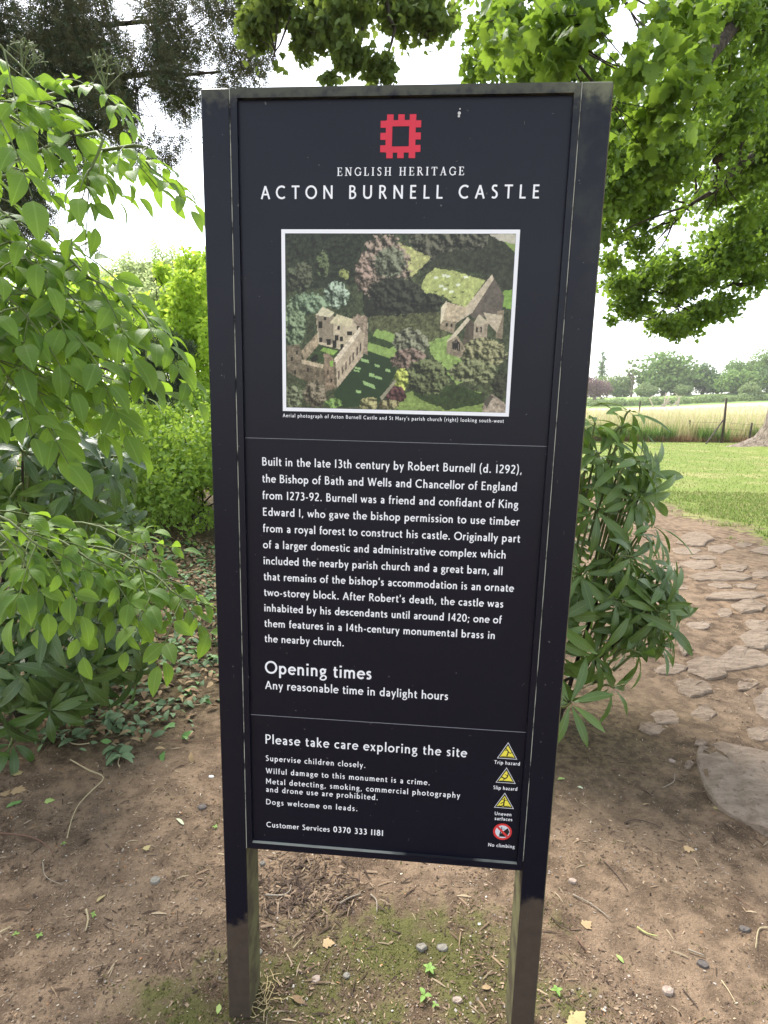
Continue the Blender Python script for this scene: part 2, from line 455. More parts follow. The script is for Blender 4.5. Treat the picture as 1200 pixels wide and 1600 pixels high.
gl('E', 60, L('13,0 13,100'), L('13,94 52,94',12), L('13,52 48,52',12), L('13,6 54,6',12))
gl('F', 56, L('13,0 13,100'), L('13,94 52,94',12), L('13,52 47,52',12))
gl('G', 88, A(49,50,41,44,54,318), L('80,46 80,12'), L('58,46 86,46',11))
gl('H', 84, L('13,0 13,100'), L('71,0 71,100'), L('13,52 71,52',12))
gl('I', 27, L('13.5,0 13.5,100'))
gl('K', 72, L('13,0 13,100'), L('15,46 60,100',12), L('26,58 68,0'))
gl('L', 56, L('13,0 13,100'), L('13,6 54,6',12))
gl('M', 94, L('13,0 13,100'), L('81,0 81,100'), L('14,97 47,30',12), L('80,97 47,30',12))
gl('N', 86, L('13,0 13,100'), L('73,0 73,100'), L('14,96 72,5'))
gl('O', 94, A(47,50,40,44,0,360))
gl('P', 60, L('13,0 13,100'), S('13,94 34,94 49,86 53,71 48,55 34,47 13,46',12))
gl('R', 68, L('13,0 13,100'), S('13,94 34,94 48,86 51,72 46,57 34,50 13,50',12), L('32,50 62,0'))
gl('S', 56, S('46,90 33,94 18,91 12,78 17,64 32,53 44,40 46,24 38,10 24,6 9,11'))
gl('T', 68, L('34,0 34,94'), L('2,94 66,94',12))
gl('U', 82, S('13,100 13,60 13,34 20,14 41,6 62,14 69,34 69,60 69,100'))
gl('W', 112, L('8,100 33,4'), L('33,4 56,96',11), L('56,96 79,4'), L('79,4 104,100',11))
gl('Y', 70, L('6,100 35,46'), L('64,100 35,46'), L('35,50 35,0'))
gl('0', 60, A(30,50,22,44,0,360))
gl('1', 34, L('17,0 17,100'))
gl('2', 58, S('10,84 20,93 32,94 44,86 46,72 40,54 26,34 9,10'), L('7,6 52,6',12))
gl('3', 58, S('12,90 26,94 40,89 44,76 38,62 24,55'), S('24,54 40,49 48,34 44,15 30,6 9,9'))
gl('4', 60, L('42,0 42,100'), L('40,97 9,32',10), L('6,29 56,29',11))
gl('7', 56, L('6,94 52,94',12), L('48,93 20,0'))
gl('8', 60, A(30,74,17,20,0,360), A(30,29,21.5,23,0,360))
gl('9', 60, A(30,69,20.5,25,0,360), S('50,66 48,44 38,22 20,3'))
gl('.', 28, L('14,0 14,15',15)); gl(',', 28, L('16,14 9,-14',11))
gl(';', 28, L('16,14 9,-14',11), L('15,48 15,63',15))
gl('(', 34, S('27,112 15,88 11,50 15,8 27,-20',10)); gl(')', 34, S('7,112 19,88 23,50 19,8 7,-20',10))
gl("'", 22, L('13,102 9,70',11)); gl('-', 36, L('5,34 31,34',12))
SER = {}
def sr(ch, adv, *st): SER[ch] = (adv, st)
def stem(x, w=15): return L(f'{x},0 {x},100', w)
def serif(x, y, h=17): return L(f'{x-h},{y} {x+h},{y}', 6)
sr(' ', 34)
sr('E', 74, stem(20), serif(20,3), serif(20,97), L('20,97 64,97',6), L('20,51 52,51',6), L('20,3 68,3',6), L('63,100 63,78',7), L('52,62 52,40',6), L('66,0 68,26',7))
sr('N', 96, stem(18,9), serif(18,97,14), serif(18,3), L('20,98 76,4',16), stem(78,9), serif(78,97))
sr('G', 92, A(48,50,38,46,48,316,11), L('80,90 80,68',6), L('78,44 78,6',15), serif(78,44))
sr('L', 70, stem(20), serif(20,3), serif(20,97), L('20,3 64,3',6), L('62,0 64,28',7))
sr('I', 42, stem(21), serif(21,3), serif(21,97))
sr('S', 64, S('52,88 38,96 22,92 14,78 22,62 42,48 52,32 48,12 32,4 12,12',11), L('53,96 53,74',6), L('11,4 11,28',6))
sr('H', 98, stem(22), stem(76), serif(22,3), serif(22,97), serif(76,3), serif(76,97), L('22,51 76,51',6))
sr('R', 84, stem(20), serif(20,3), serif(20,97), S('20,97 44,96 58,86 58,66 46,54 20,51',9), L('40,52 74,3',14), L('66,3 84,3',6))
sr('T', 80, stem(40), serif(40,3), L('6,97 74,97',6), L('8,100 7,76',7), L('72,100 73,76',7))
sr('A', 88, L('16,0 44,98',7), L('44,100 72,0',15), L('24,36 62,36',6), serif(15,3,13), serif(72,3))

def text(mb, s, u0, u1, v, cap, wt=13, m=0, font=None, y=.0088, fit='track'):
    """lay one line between u0 and u1 (metres across the sign), baseline v below the sign's top"""
    font = font or GL; k = cap / 100
    adv = [font[c][0] for c in s]
    first, last = 7, 7
    nat = (sum(adv) - first - last) * k
    if fit == 'track': tr = ((u1 - u0) - nat) / max(1, len(s) - 1); kx = k
    else: kx = k * (u1 - u0) / nat; tr = 0
    x = u0 - first * kx; z0 = 2.124 - v; layer = 0
    for c, ad in zip(s, adv):
        for kind, pts, w in font[c][1]:
            w = (w * wt / 13 if w else wt)
            pts = np.array(pts)
            if kind == 'S':
                closed = np.allclose(pts[0], pts[-1], atol=.01)
                if closed:
                    q = np.vstack([pts[-2], pts, pts[1]]); q = catmull(q, 3)[3:-3]
                else: q = catmull(pts, 3)
            else: q = pts
            q = q * [kx, k] + [x, z0]
            t = np.gradient(q, axis=0); t = t / (np.linalg.norm(t, axis=1, keepdims=True) + 1e-12)
            if kind == 'S' and closed: t[0] = t[-1] = unit(t[0] + t[-1])
            nn = np.stack([-t[:, 1], t[:, 0]], 1) * (w * k / 2)
            yy = y - .00003 * (layer % 9); layer += 1
            n = len(q)
            vs = [(a[0], yy, a[1]) for a in q + nn] + [(a[0], yy, a[1]) for a in q - nn]
            mb.add(vs, [(i, i+1, n+i+1, n+i) for i in range(n-1)], m)
        x += ad * kx + tr

# ================================================================ the information sign
SH = 2.124
sign = empty('information_sign', (-0.364453, 1.245, 0), 'tall dark blue castle information sign on two square posts with white lettering', 'sign')
sign.rotation_euler = (0, 0, -0.0782)
def zv(v): return SH - v
def bev_box(name, lo, hi, mats, parent, bev=.0022, side=None, z_cut=None):
    x0, y0, z0 = lo; x1, y1, z1 = hi
    mb = MB(); b = bev
    ring = [(x0+b, y0), (x1-b, y0), (x1, y0+b), (x1, y1-b), (x1-b, y1), (x0+b, y1), (x0, y1-b), (x0, y0+b)]
    zs = [z0, z1 - b, z1]; vs = []
    cx, cy = (x0+x1)/2, (y0+y1)/2
    for i, z in enumerate(zs):
        for (x, y) in ring:
            if i == 2: x, y = x + (b if x < cx else -b), y + (b if y < cy else -b)
            vs.append((x, y, z))
    fs, ms = [], []
    for i in range(2):
        for j in range(8):
            fs.append((i*8+j, i*8+(j+1) % 8, (i+1)*8+(j+1) % 8, (i+1)*8+j)); ms.append(side.get(j, 0) if side else 0)
    fs += [tuple(range(16, 24)), tuple(range(7, -1, -1))]; ms += [1 if side else 0, 0]
    mb.v = vs; mb.f = fs; mb.m = ms
    return mb.build(name, mats, parent, loc=(0, 0, 0))
PD = .095
bev_box('post', (0, 0, -.25), (.0549, PD, SH), [M['post'], M['algae']], sign, side={2: 1})
bev_box('post', (.7047, 0, -.25), (.7596, PD, SH), [M['post'], M['algae']], sign, side={6: 1, 1: 1})
fx0, fx1 = .0564, .7032
fr = MB(); fr.box((fx0, .002, zv(1.6256)), (.0692, .060, zv(.0005)))
f1 = fr.build('frame_side', M['post'], sign, loc=(0, 0, 0))
fr = MB(); fr.box((.6914, .002, zv(1.6256)), (fx1, .060, zv(.0005))); fr.build('frame_side', M['post'], sign, loc=(0, 0, 0))
fr = MB(); fr.box((.0694, .0012, zv(.0172)), (.6912, .061, zv(.0))); tr_ = fr.build('frame_rail', [M['post']], sign, loc=(0, 0, 0))
fr = MB(); fr.box((.0694, .0012, zv(1.6256)), (.6912, .050, zv(1.6105))); fr.build('frame_rail', [M['post'], M['algae']], sign, loc=(0, 0, 0))
fr = MB(); fr.box((.0696, .0022, zv(1.6105)), (.6910, .0112, zv(1.6098))); fr.build('rail_highlight', M['seam'], sign, loc=(0, 0, 0))  # pale strip that paints the highlight along the top of the bottom rail
for xs in (.0549, .7032):
    sm = MB(); sm.box((xs+.0001, .0009, zv(1.6256 if xs < .5 else 1.600)), (xs + .0014, .05, zv(.0))); sm.build('seam', M['seam'], sign, loc=(0, 0, 0))
pb = MB(); pb.box((.0688, .0095, zv(1.6112)), (.6918, .0165, zv(.010)))
panel = pb.build('panel', M['panel'], sign, loc=(0, 0, 0))
Y0 = .0088
def part(mb, name, mats, label=None):
    o = mb.build(name, mats, panel, loc=(0, 0, 0))
    if label: o['label'] = label
    return o
for v0, v1, x0, x1 in ((.6525, .6532, .0698, .6912), (1.2822, 1.2829, .0698, .6912)):
    d = MB(); d.box((x0, Y0, zv(v1)), (x1, .0094, zv(v0))); part(d, 'divider_line', M['line'])
# square battlement emblem
lg = MB(); lx0, lx1, lv0, lv1 = .3417, .4173, .0456, .1203; lw, lh = lx1-lx0, lv1-lv0
def rect(mb, a, b, c, d, y=Y0, m=0): mb.add([(a, y, zv(d)), (b, y, zv(d)), (b, y, zv(c)), (a, y, zv(c))], [(0, 1, 2, 3)], m)
ix0, ix1, iv0, iv1 = lx0 + .13*lw, lx1 - .13*lw, lv0 + .13*lh, lv1 - .13*lh
hx0, hx1, hv0, hv1 = lx0 + .29*lw, lx1 - .29*lw, lv0 + .27*lh, lv1 - .27*lh
rect(lg, ix0, ix1, iv0, hv0); rect(lg, ix0, ix1, hv1, iv1); rect(lg, ix0, hx0, hv0, hv1); rect(lg, hx1, ix1, hv0, hv1)
for t in (.155, .43, .715):
    rect(lg, lx0+t*lw, lx0+(t+.16)*lw, lv0, iv0); rect(lg, lx0+t*lw, lx0+(t+.16)*lw, iv1, lv1)
for t in (.14, .415, .70):
    rect(lg, lx0, ix0, lv0+t*lh, lv0+(t+.16)*lh); rect(lg, ix1, lx1, lv0+t*lh, lv0+(t+.16)*lh)
part(lg, 'emblem', M['red'], 'red square emblem with battlement edges')
def line(s, u0, u1, v, cap, wt=13, font=None, mat='white', name='text_line', fit='track'):
    t = MB(); text(t, s, u0, u1, v, cap, wt, 0, font, Y0, fit); return part(t, name, M[mat], s if len(s.split()) > 1 else None)
line('ENGLISH HERITAGE', .2606, .5000, .1504, .0146, 14, SER)
line('ACTON BURNELL CASTLE', .1124, .6416, .1911, .0240, 14.5)
line("Aerial photograph of Acton Burnell Castle and St Mary's parish church (right) looking south-west", .1510, .6012, .6082, .0074, 14)
BODY = [("Built in the late 13th century by Robert Burnell (d. 1292),", .6436), ("the Bishop of Bath and Wells and Chancellor of England", .6354),
 ("from 1273-92. Burnell was a friend and confidant of King", .6400), ("Edward I, who gave the bishop permission to use timber", .6450),
 ("from a royal forest to construct his castle. Originally part", .6486), ("of a larger domestic and administrative complex which", .6218),
 ("included the nearby parish church and a great barn, all", .6172), ("that remains of the bishop's accommodation is an ornate", .6422),
 ("two-storey block. After Robert's death, the castle was", .6229), ("inhabited by his descendants until around 1420; one of", .6210),
 ("them features in a 14th-century monumental brass in", .6096), ("the nearby church.", .2826)]
for i, (s, u1) in enumerate(BODY): line(s, .1060, u1, .7098 + i * (1.1042 - .7098) / 11, .0174, 14.5)
line('Opening times', .1069, .3442, 1.1790, .0300, 14.5)
line('Any reasonable time in daylight hours', .1058, .5154, 1.2170, .0202, 13.5)
line('Please take care exploring the site', .1038, .5623, 1.3530, .0235, 13.5)
line('Supervise children closely.', .1040, .3352, 1.3970, .0142, 14)
line('Wilful damage to this monument is a crime.', .1040, .4834, 1.4293, .0142, 14)
line('Metal detecting, smoking, commercial photography', .1037, .5527, 1.4562, .0142, 14)
line('and drone use are prohibited.', .1035, .3656, 1.4772, .0142, 14)
line('Dogs welcome on leads.', .1031, .3185, 1.5100, .0142, 14)
line('Customer Services', .1036, .2535, 1.5705, .0142, 14)
line('0370 333 1181', .2640, .3803, 1.5697, .0150, 17)
for s, a, b, v in (('Trip hazard', .6263, .6821, 1.3640), ('Slip hazard', .6277, .6802, 1.4271), ('Uneven', .6343, .6714, 1.4926),
                   ('surfaces', .6350, .6740, 1.5051), ('No climbing', .6242, .6834, 1.5746)):
    line(s, a, b, v, .0088, 15)
# hazard symbols
def tri(mb, cx, v0, v1, hw, y, m, r=.0):
    mb.add([(cx-hw, y, zv(v1)), (cx+hw, y, zv(v1)), (cx, y, zv(v0))], [(0, 1, 2)], m)
def fat(mb, pts, w, y, m):
    for i in range(len(pts)-1):
        a, b = np.array(pts[i]), np.array(pts[i+1]); t = unit(b-a); n_ = np.array([-t[1], t[0]]) * w/2
        q = [a+n_, b+n_, b-n_, a-n_]; mb.add([(p[0], y - .00002*(i % 3), zv(p[1])) for p in q], [(0,1,2,3)], m)
def disc(mb, cx, cv, r, y, m, n=20):
    mb.add([(cx + r*math.cos(t), y, zv(cv) + r*math.sin(t)) for t in np.linspace(0, 2*math.pi, n, endpoint=False)], [tuple(range(n))], m)
for k, (cx, v0, v1) in enumerate(((.6535, 1.3088, 1.3498), (.6538, 1.3708, 1.4100), (.6537, 1.4340, 1.4735))):
    t = MB(); h = v1 - v0; hw = .0224
    tri(t, cx, v0, v1, hw, Y0, 0); tri(t, cx, v0+h*.07, v1-h*.035, hw*.90, Y0-.00005, 2); tri(t, cx, v0+h*.2, v1-h*.11, hw*.72, Y0-.0001, 1)
    def q(a, b): return (cx + a*hw, v0 + b*h)
    y2 = Y0 - .00015
    if k == 0:
        disc(t, *q(-.17, .38), .0016, y2, 2); fat(t, [q(-.12,.42), q(.08,.56), q(.02,.72), q(-.06,.84)], .0026, y2, 2); fat(t, [q(.08,.58), q(.28,.66), q(.42,.6)], .0018, y2-.0001, 2)
        fat(t, [q(-.08,.46), q(-.28,.52)], .0014, y2-.0001, 2); fat(t, [q(-.6,.86), q(.55,.86)], .0012, y2-.0002, 2)
    elif k == 1:
        disc(t, *q(.2, .4), .0017, y2, 2); fat(t, [q(.18,.46), q(.1,.64), q(-.1,.72), q(-.45,.62)], .0028, y2, 2); fat(t, [q(.14,.52), q(-.15,.44)], .0014, y2-.0001, 2)
        fat(t, [q(-.1,.72), q(-.3,.84)], .0018, y2-.0002, 2); fat(t, [q(-.62,.88), q(.62,.88)], .0024, y2-.0003, 2)
    else:
        disc(t, *q(.0, .36), .0017, y2, 2); fat(t, [q(0,.42), q(-.02,.62), q(-.05,.82)], .0030, y2, 2); fat(t, [q(-.02,.6), q(-.2,.64), q(-.36,.74)], .0018, y2-.0001, 2)
        fat(t, [q(.26,.5), q(0,.46), q(-.26,.44)], .0015, y2-.0002, 2); fat(t, [q(-.55,.84), q(-.35,.88), q(-.1,.82), q(.15,.88), q(.4,.83), q(.56,.88)], .0018, y2-.0003, 2)
    part(t, 'warning_symbol', [M['offwhite'], M['yellow'], M['black']], ('yellow trip hazard triangle', 'yellow slip hazard triangle', 'yellow uneven surface triangle')[k])
t = MB(); cx, cv, r = .6542, 1.5340, .0212
disc(t, cx, cv, r, Y0, 0, 32); disc(t, cx, cv, r*.77, Y0-.00005, 1, 32)
t.add([(cx+r*.05, Y0-.0001, zv(cv-r*.05)), (cx+r*.55, Y0-.0001, zv(cv-r*.5)), (cx+r*.75, Y0-.0001, zv(cv)), (cx+r*.45, Y0-.0001, zv(cv+r*.6)), (cx-r*.4, Y0-.0001, zv(cv+r*.62))], [(0,1,2,3,4)], 2)
disc(t, cx-r*.12, cv-r*.48, .0016, Y0-.00015, 2); fat(t, [(cx-r*.12, cv-r*.38), (cx-r*.2, cv+r*.08), (cx-r*.28, cv+r*.45)], .0030, Y0-.00015, 2); fat(t, [(cx-r*.12, cv-r*.3), (cx+r*.22, cv-r*.36)], .0013, Y0-.0002, 2)
fat(t, [(cx-r*.56, cv-r*.56), (cx+r*.56, cv+r*.56)], .0052, Y0-.0003, 0)
part(t, 'prohibition_symbol', [M['sign_red'], M['offwhite'], M['black']], 'red ringed no climbing symbol')
# bird dropping and scuffs
rg = np.random.default_rng(5)
t = MB(); disc(t, .487, .045, .0030, Y0, 0, 9); disc(t, .4865, .050, .0022, Y0-.0001, 0, 8); disc(t, .4880, .038, .0013, Y0-.0002, 0, 7)
part(t, 'bird_dropping', M['dropping'])
t = MB()
for i in range(46):
    a, b = rg.uniform(.075, .685), rg.uniform(.03, 1.6); r_ = rg.uniform(.0004, .0011)
    if rg.random() < .35:
        th = rg.uniform(0, 3.14); l_ = rg.uniform(.003, .010); fat(t, [(a, b), (a+l_*math.cos(th), b+l_*math.sin(th))], .0005, .0093, 0)
    else: disc(t, a, b, r_, .0093, 0, 6)
sc = part(t, 'scuff_mark', plain('scuff', (.16, .16, .16), .8)); sc['kind'] = 'stuff'
t = MB()
for i in range(34):
    x = rg.uniform(.006, .049) + (.7047 if i % 2 else 0); b = rg.uniform(.05, 2.0); disc(t, x, b, rg.uniform(.0004, .0010), -.0003, 0, 6)
for i in range(10):
    x = rg.uniform(.006, .049) + (.7047 if i % 2 else 0); b = rg.uniform(.4, 1.9); fat(t, [(x, b), (x + rg.uniform(-.001, .001), b+rg.uniform(.004, .009))], .0006, -.0004, 0)
o = t.build('chipped_paint', plain('chip', (.10, .10, .10), .8), sign, loc=(0, 0, 0)); o['kind'] = 'stuff'

# ---- the aerial photograph printed on the panel
def aerial():
    W_, H_ = 340, 259
    U, V = np.meshgrid(np.linspace(0, 1, W_), np.linspace(0, 1, H_))
    X = (1-V)*(75 + U*1053) + V*(80 + U*1002); Yc = (1-V)*(73 + U*2) + V*(868 + U*24)
    wx, wy = X + 14*(fbm(X/18, Yc/18, 3)-.5), Yc + 14*(fbm(X/18, Yc/18, 7)-.5)
    n1, n2, n3 = fbm(X/60, Yc/60, 11, 5), fbm(X/12, Yc/12, 12, 4), fbm(X/4, Yc/4, 13, 2)
    rl = lambda s, q, o=3: (fbm((X+s*.35)/s, (Yc-s*.35)/s, q, o) - fbm((X-s*.1)/s, (Yc+s*.1)/s, q, o))
    relief = np.clip(rl(22, 71)*3.0 + rl(9, 72)*1.6, -1, 1)
    im = np.zeros(X.shape + (3,)); C_ = lambda *c: np.array(c, float)
    def put(mask, col, tex=.25):
        nonlocal im
        m = np.clip(mask, 0, 1)[..., None]; im = im*(1-m) + m*(C_(*col) * (1 + tex*(n2[..., None]-.5)*2 + tex*.7*(n3[..., None]-.5)*2 + tex*.2*relief[..., None]))
    def poly(pts, col, tex=.2, warp=False, soft=0):
        x, y = (wx, wy) if warp else (X, Yc); ins = np.zeros(X.shape, bool); j = len(pts)-1
        for i in range(len(pts)):
            (xi, yi), (xj, yj) = pts[i], pts[j]
            if yi != yj: ins ^= ((yi > y) != (yj > y)) & (x < (xj-xi)*(y-yi)/(yj-yi) + xi)
            j = i
        put(ins.astype(float), col, tex)
    def tree(cx, cy, rx, ry, lit, dark, lx=.5, ly=-.6):
        nonlocal im
        dx, dy = (wx-cx)/rx, (wy-cy)/ry; r2 = dx*dx + dy*dy + (n2-.5)*1.0; m = (r2 < 1)[..., None]
        lit = C_(*lit); g_ = lit.mean(); lit = (g_ + (lit-g_)*.72)*1.08; dark = np.array(dark)*.72
        sh = np.clip(.50 + .38*(dx*lx + dy*ly) + relief*.7 + (n3-.5)*.6, 0, 1)[..., None]
        im = np.where(m, C_(*dark)*(1-sh) + C_(*lit)*sh, im)
    put(np.ones_like(X), (52, 60, 44), .45); put(n1*1.4-.45, (70, 78, 52), .4)
    poly([(60,60),(600,60),(520,180),(380,300),(70,330)], (38,44,34), .55, True)
    poly([(640,60),(1130,60),(1130,330),(1000,300),(980,250),(800,215),(700,240)], (46,50,40), .4, True)
    poly([(1010,75),(1130,72),(1130,128),(1060,105)], (150,146,136), .1, True); poly([(1080,110),(1130,120),(1130,160)], (110,130,70), .1, True)
    for c in ((700,105),(760,120),(820,110),(890,100),(960,100),(730,150)): tree(*c, 48, 45, (92,90,74), (36,38,32))
    poly([(600,110),(750,178),(662,265),(600,190)], (140,142,92), .25, True)
    poly([(700,330),(715,270),(765,222),(850,235),(990,282),(905,400),(850,380),(800,345)], (138,146,88), .2, True)
    for x, y in ((770,268),(808,258),(825,262),(795,305),(812,318),(840,330),(905,265),(870,300)): poly([(x-10,y-5),(x+8,y-7),(x+12,y+3),(x-8,y+6)], (172,178,160), .1)
    for x, y in ((765,330),(800,345),(850,355),(820,300),(890,330)): poly([(x-10,y),(x+10,y-4),(x+8,y+6)], (70,80,48), .1)
    poly([(430,300),(720,330),(800,360),(780,440),(600,470),(440,440)], (34,38,32), .4, True)
    poly([(470,440),(790,420),(830,560),(620,560),(470,500)], (72,76,52), .45, True)
    tree(145, 262, 62, 68, (82,90,66), (32,38,30)); tree(252, 210, 30, 60, (88,104,62), (38,46,32)); tree(350, 250, 24, 24, (128,136,62), (50,60,36))
    tree(535, 235, 118, 155, (142,118,104), (44,42,38)); tree(560, 200, 70, 70, (110,116,92), (52,56,46)); tree(590, 350, 120, 90, (58,62,50), (28,30,28)); tree(440, 250, 40, 80, (150,120,108), (60,54,48))
    tree(310, 345, 60, 62, (134,156,136), (46,62,50)); tree(185, 385, 95, 48, (112,140,106), (46,66,50)); tree(110, 490, 60, 100, (110,134,96), (44,62,44)); tree(760,375,40,40,(60,66,50),(30,32,28))
    poly([(440,600),(500,500),(590,520),(600,600),(570,645),(455,600)], (112,138,72), .12, True); poly([(460,520),(560,560),(590,575),(560,590),(450,560)], (44,62,34), .3, True)
    poly([(735,560),(850,520),(880,640),(1000,700),(870,760),(760,640)], (112,136,72), .2, True)
    poly([(560,820),(700,780),(980,790),(985,890),(560,880)], (104,124,64), .2, True); poly([(640,770),(860,760),(980,800),(985,850),(820,880),(700,830)], (44,60,32), .35, True)
    poly([(300,800),(455,598),(575,640),(592,700),(500,860),(330,868)], (34,56,34), .10)
    for x, y, a, b, sl in ((446,646,20,6,.3),(503,670,12,5,.3),(552,692,12,6,.2),(413,682,15,4,.2),(408,694,15,3,.2),(478,714,14,7,.3),(508,726,18,5,.3),(465,760,30,7,.45),(417,793,13,6,.2)):
        poly([(x-a,y-a*sl-b),(x+a*.8,y+a*sl*.6-b),(x+a,y+a*sl+b),(x-a*.8,y-a*sl*.6+b)], (120,150,96), .08)
    # ruined castle
    poly([(150,600),(232,510),(250,520),(240,560),(165,650)], (128,114,96), .3); poly([(185,640),(235,570),(335,600),(300,640),(255,658)], (46,62,36), .3)
    poly([(255,585),(320,600),(300,622),(240,600)], (110,140,64), .2); poly([(190,635),(225,615),(230,645),(200,655)], (26,30,24), .2)
    poly([(218,430),(460,470),(455,610),(360,600),(232,570)], (150,138,120), .15)
    poly([(220,438),(300,432),(302,570),(235,560)], (112,102,90), .15); poly([(219,436),(250,397),(305,424),(285,446)], (160,154,132), .15); poly([(282,472),(318,432),(392,455),(378,492)], (158,150,124), .15)
    poly([(388,455),(392,440),(405,442),(408,430),(422,432),(425,442),(440,434),(458,446),(460,620),(436,612),(420,500)], (120,106,94), .3)
    for x, y, a, b in ((240,480,10,16),(240,550,8,12),(325,495,6,9),(316,540,9,13),(338,546,7,11),(278,560,10,14),(305,570,9,18),(375,520,12,10),(340,580,7,12),(415,495,6,8),(262,450,6,8),(395,530,5,9)): poly([(x-a,y-b),(x+a,y-b),(x+a,y+b),(x-a,y+b)], (34,30,28), .1)
    poly([(302,650),(425,500),(445,520),(436,625),(318,775),(300,770)], (146,132,116), .18); poly([(302,640),(420,492),(430,506),(312,662)], (168,156,140), .2)
    for k in range(7): x = 322+k*17; y = 700-k*22; poly([(x,y),(x+6,y-10),(x+6,y+28),(x,y+40)], (60,48,46), .1)
    poly([(150,655),(260,680),(310,650),(318,775),(270,790),(150,730)], (88,78,66), .35); poly([(150,640),(255,665),(250,682),(150,660)], (146,132,112), .2)
    poly([(82,575),(140,570),(152,610),(150,735),(85,700)], (94,84,72), .35); poly([(255,615),(275,610),(300,635),(306,770),(262,780)], (112,96,82), .3); poly([(284,650),(298,645),(298,672),(286,676)], (110,150,60), .05)
    for x, y in ((105,640),(120,700),(130,610),(275,700),(290,740),(180,690)): poly([(x-4,y-9),(x+4,y-9),(x+4,y+9),(x-4,y+9)], (36,30,28), .1)
    # church
    poly([(1072,330),(1110,316),(1112,410),(1070,400)], (104,136,60), .15, True); poly([(905,402),(1024,254),(1078,350),(1066,430),(940,450)], (84,76,72), .2); poly([(903,402),(1022,253),(1032,272),(934,426),(862,472),(870,450)], (152,140,124), .15)
    poly([(815,375),(918,402),(870,468),(798,460)], (150,136,116), .2); poly([(790,455),(862,470),(852,520),(790,500)], (118,106,90), .25); poly([(795,400),(818,372),(822,380),(800,465),(790,480)], (170,160,140), .1)
    for x, y in ((820,480),(842,484)): poly([(x-4,y-8),(x+4,y-8),(x+4,y+8),(x-4,y+8)], (36,32,30), .1)
    poly([(1045,420),(1078,412),(1070,545),(1040,540)], (110,98,84), .2); poly([(985,424),(1072,436),(1046,516),(1005,470)], (150,138,122), .15); poly([(915,445),(942,470),(940,560),(905,600),(880,635)], (74,66,60), .2)
    poly([(820,556),(914,444),(926,456),(856,540),(830,562)], (160,150,132), .12); poly([(820,560),(868,530),(906,590),(882,634),(820,612)], (116,104,90), .25); poly([(844,560),(864,545),(880,566),(880,600),(844,592)], (34,32,34), .2)
    for x in (853, 862, 872): poly([(x,552),(x+2,552),(x+2,598),(x,596)], (110,100,90), .1)
    poly([(942,470),(966,430),(1006,470),(1000,546),(940,546)], (132,120,106), .2); poly([(942,472),(966,430),(1006,468),(980,482)], (146,136,120), .1)
    for x in (955, 975): poly([(x-4,490),(x+4,490),(x+4,515),(x-4,515)], (44,40,38), .1)
    for a in ((655,560,80,60,(122,124,98),(46,50,42)),(650,640,82,48,(132,104,94),(48,42,38)),(735,720,96,90,(100,112,66),(34,42,28)),(985,612,100,72,(138,134,90),(52,56,36)),(940,700,110,58,(118,124,80),(46,54,34)),
              (612,735,36,52,(176,186,60),(80,96,36)),(585,808,46,44,(104,56,62),(46,26,32)),(462,850,42,36,(152,144,88),(70,72,44)),(560,855,50,24,(140,130,84),(70,66,44)),(110,820,48,54,(112,122,88),(40,48,34)),(215,805,54,62,(124,110,90),(50,46,36)),(300,848,40,24,(110,150,62),(60,90,40)),(1060,760,40,60,(60,66,46),(30,34,26))): tree(*a)
    poly([(515,820),(585,735),(592,745),(525,835)], (120,116,100), .1); poly([(985,850),(1020,800),(1085,850),(1085,895),(980,888)], (130,118,108), .3); poly([(985,845),(1015,805),(1030,815),(1000,870)], (70,66,60), .2)
    gm_ = im.mean(-1, keepdims=True); im = gm_ + (im - gm_)*.74 + C_(3, 3, -3); im = (im/255)**1.14*255*1.34; im = np.clip(im, 4, 245) / 255
    lin = np.where(im < .04045, im/12.92, ((im+.055)/1.055)**2.4)
    return W_, H_, U, V, lin
W_, H_, U_, V_, lin = aerial()
pu0, pu1, pv0, pv1 = .1584, .6033, .2534, .5880
vx = np.stack([pu0 + U_*(pu1-pu0), np.full(U_.shape, Y0), SH - (pv0 + V_*(pv1-pv0))], -1).reshape(-1, 3)
i_, j_ = np.meshgrid(np.arange(W_-1), np.arange(H_-1)); a_ = (j_*W_ + i_).ravel()
quads = np.stack([a_ + W_, a_ + W_ + 1, a_ + 1, a_], 1)
m = N('aerial_print'); at_ = m.attr('print'); m.pr(m.mix(.0, at_.outputs['Color'], (0,0,0)), .4, .4)
me = mesh_np('photo_print', vx, quads, mats=[m.mat], attrs={'print': ('FLOAT_COLOR', np.concatenate([lin.reshape(-1, 3), np.ones((W_*H_, 1))], 1))})
o = link('photo_print', me, panel, loc=(0, 0, 0)); o['label'] = 'printed aerial photograph of ruined castle and church among trees'
b = MB(); e = .0076
rect(b, pu0-e, pu1+e, pv0-e, pv0-.0003, .0085); rect(b, pu0-e, pu1+e, pv1+.0003, pv1+e, .0085); rect(b, pu0-e, pu0-.0003, pv0-.0003, pv1+.0003, .0085); rect(b, pu1+.0003, pu1+e, pv0-.0003, pv1+.0003, .0085)
part(b, 'photo_border', M['white'])

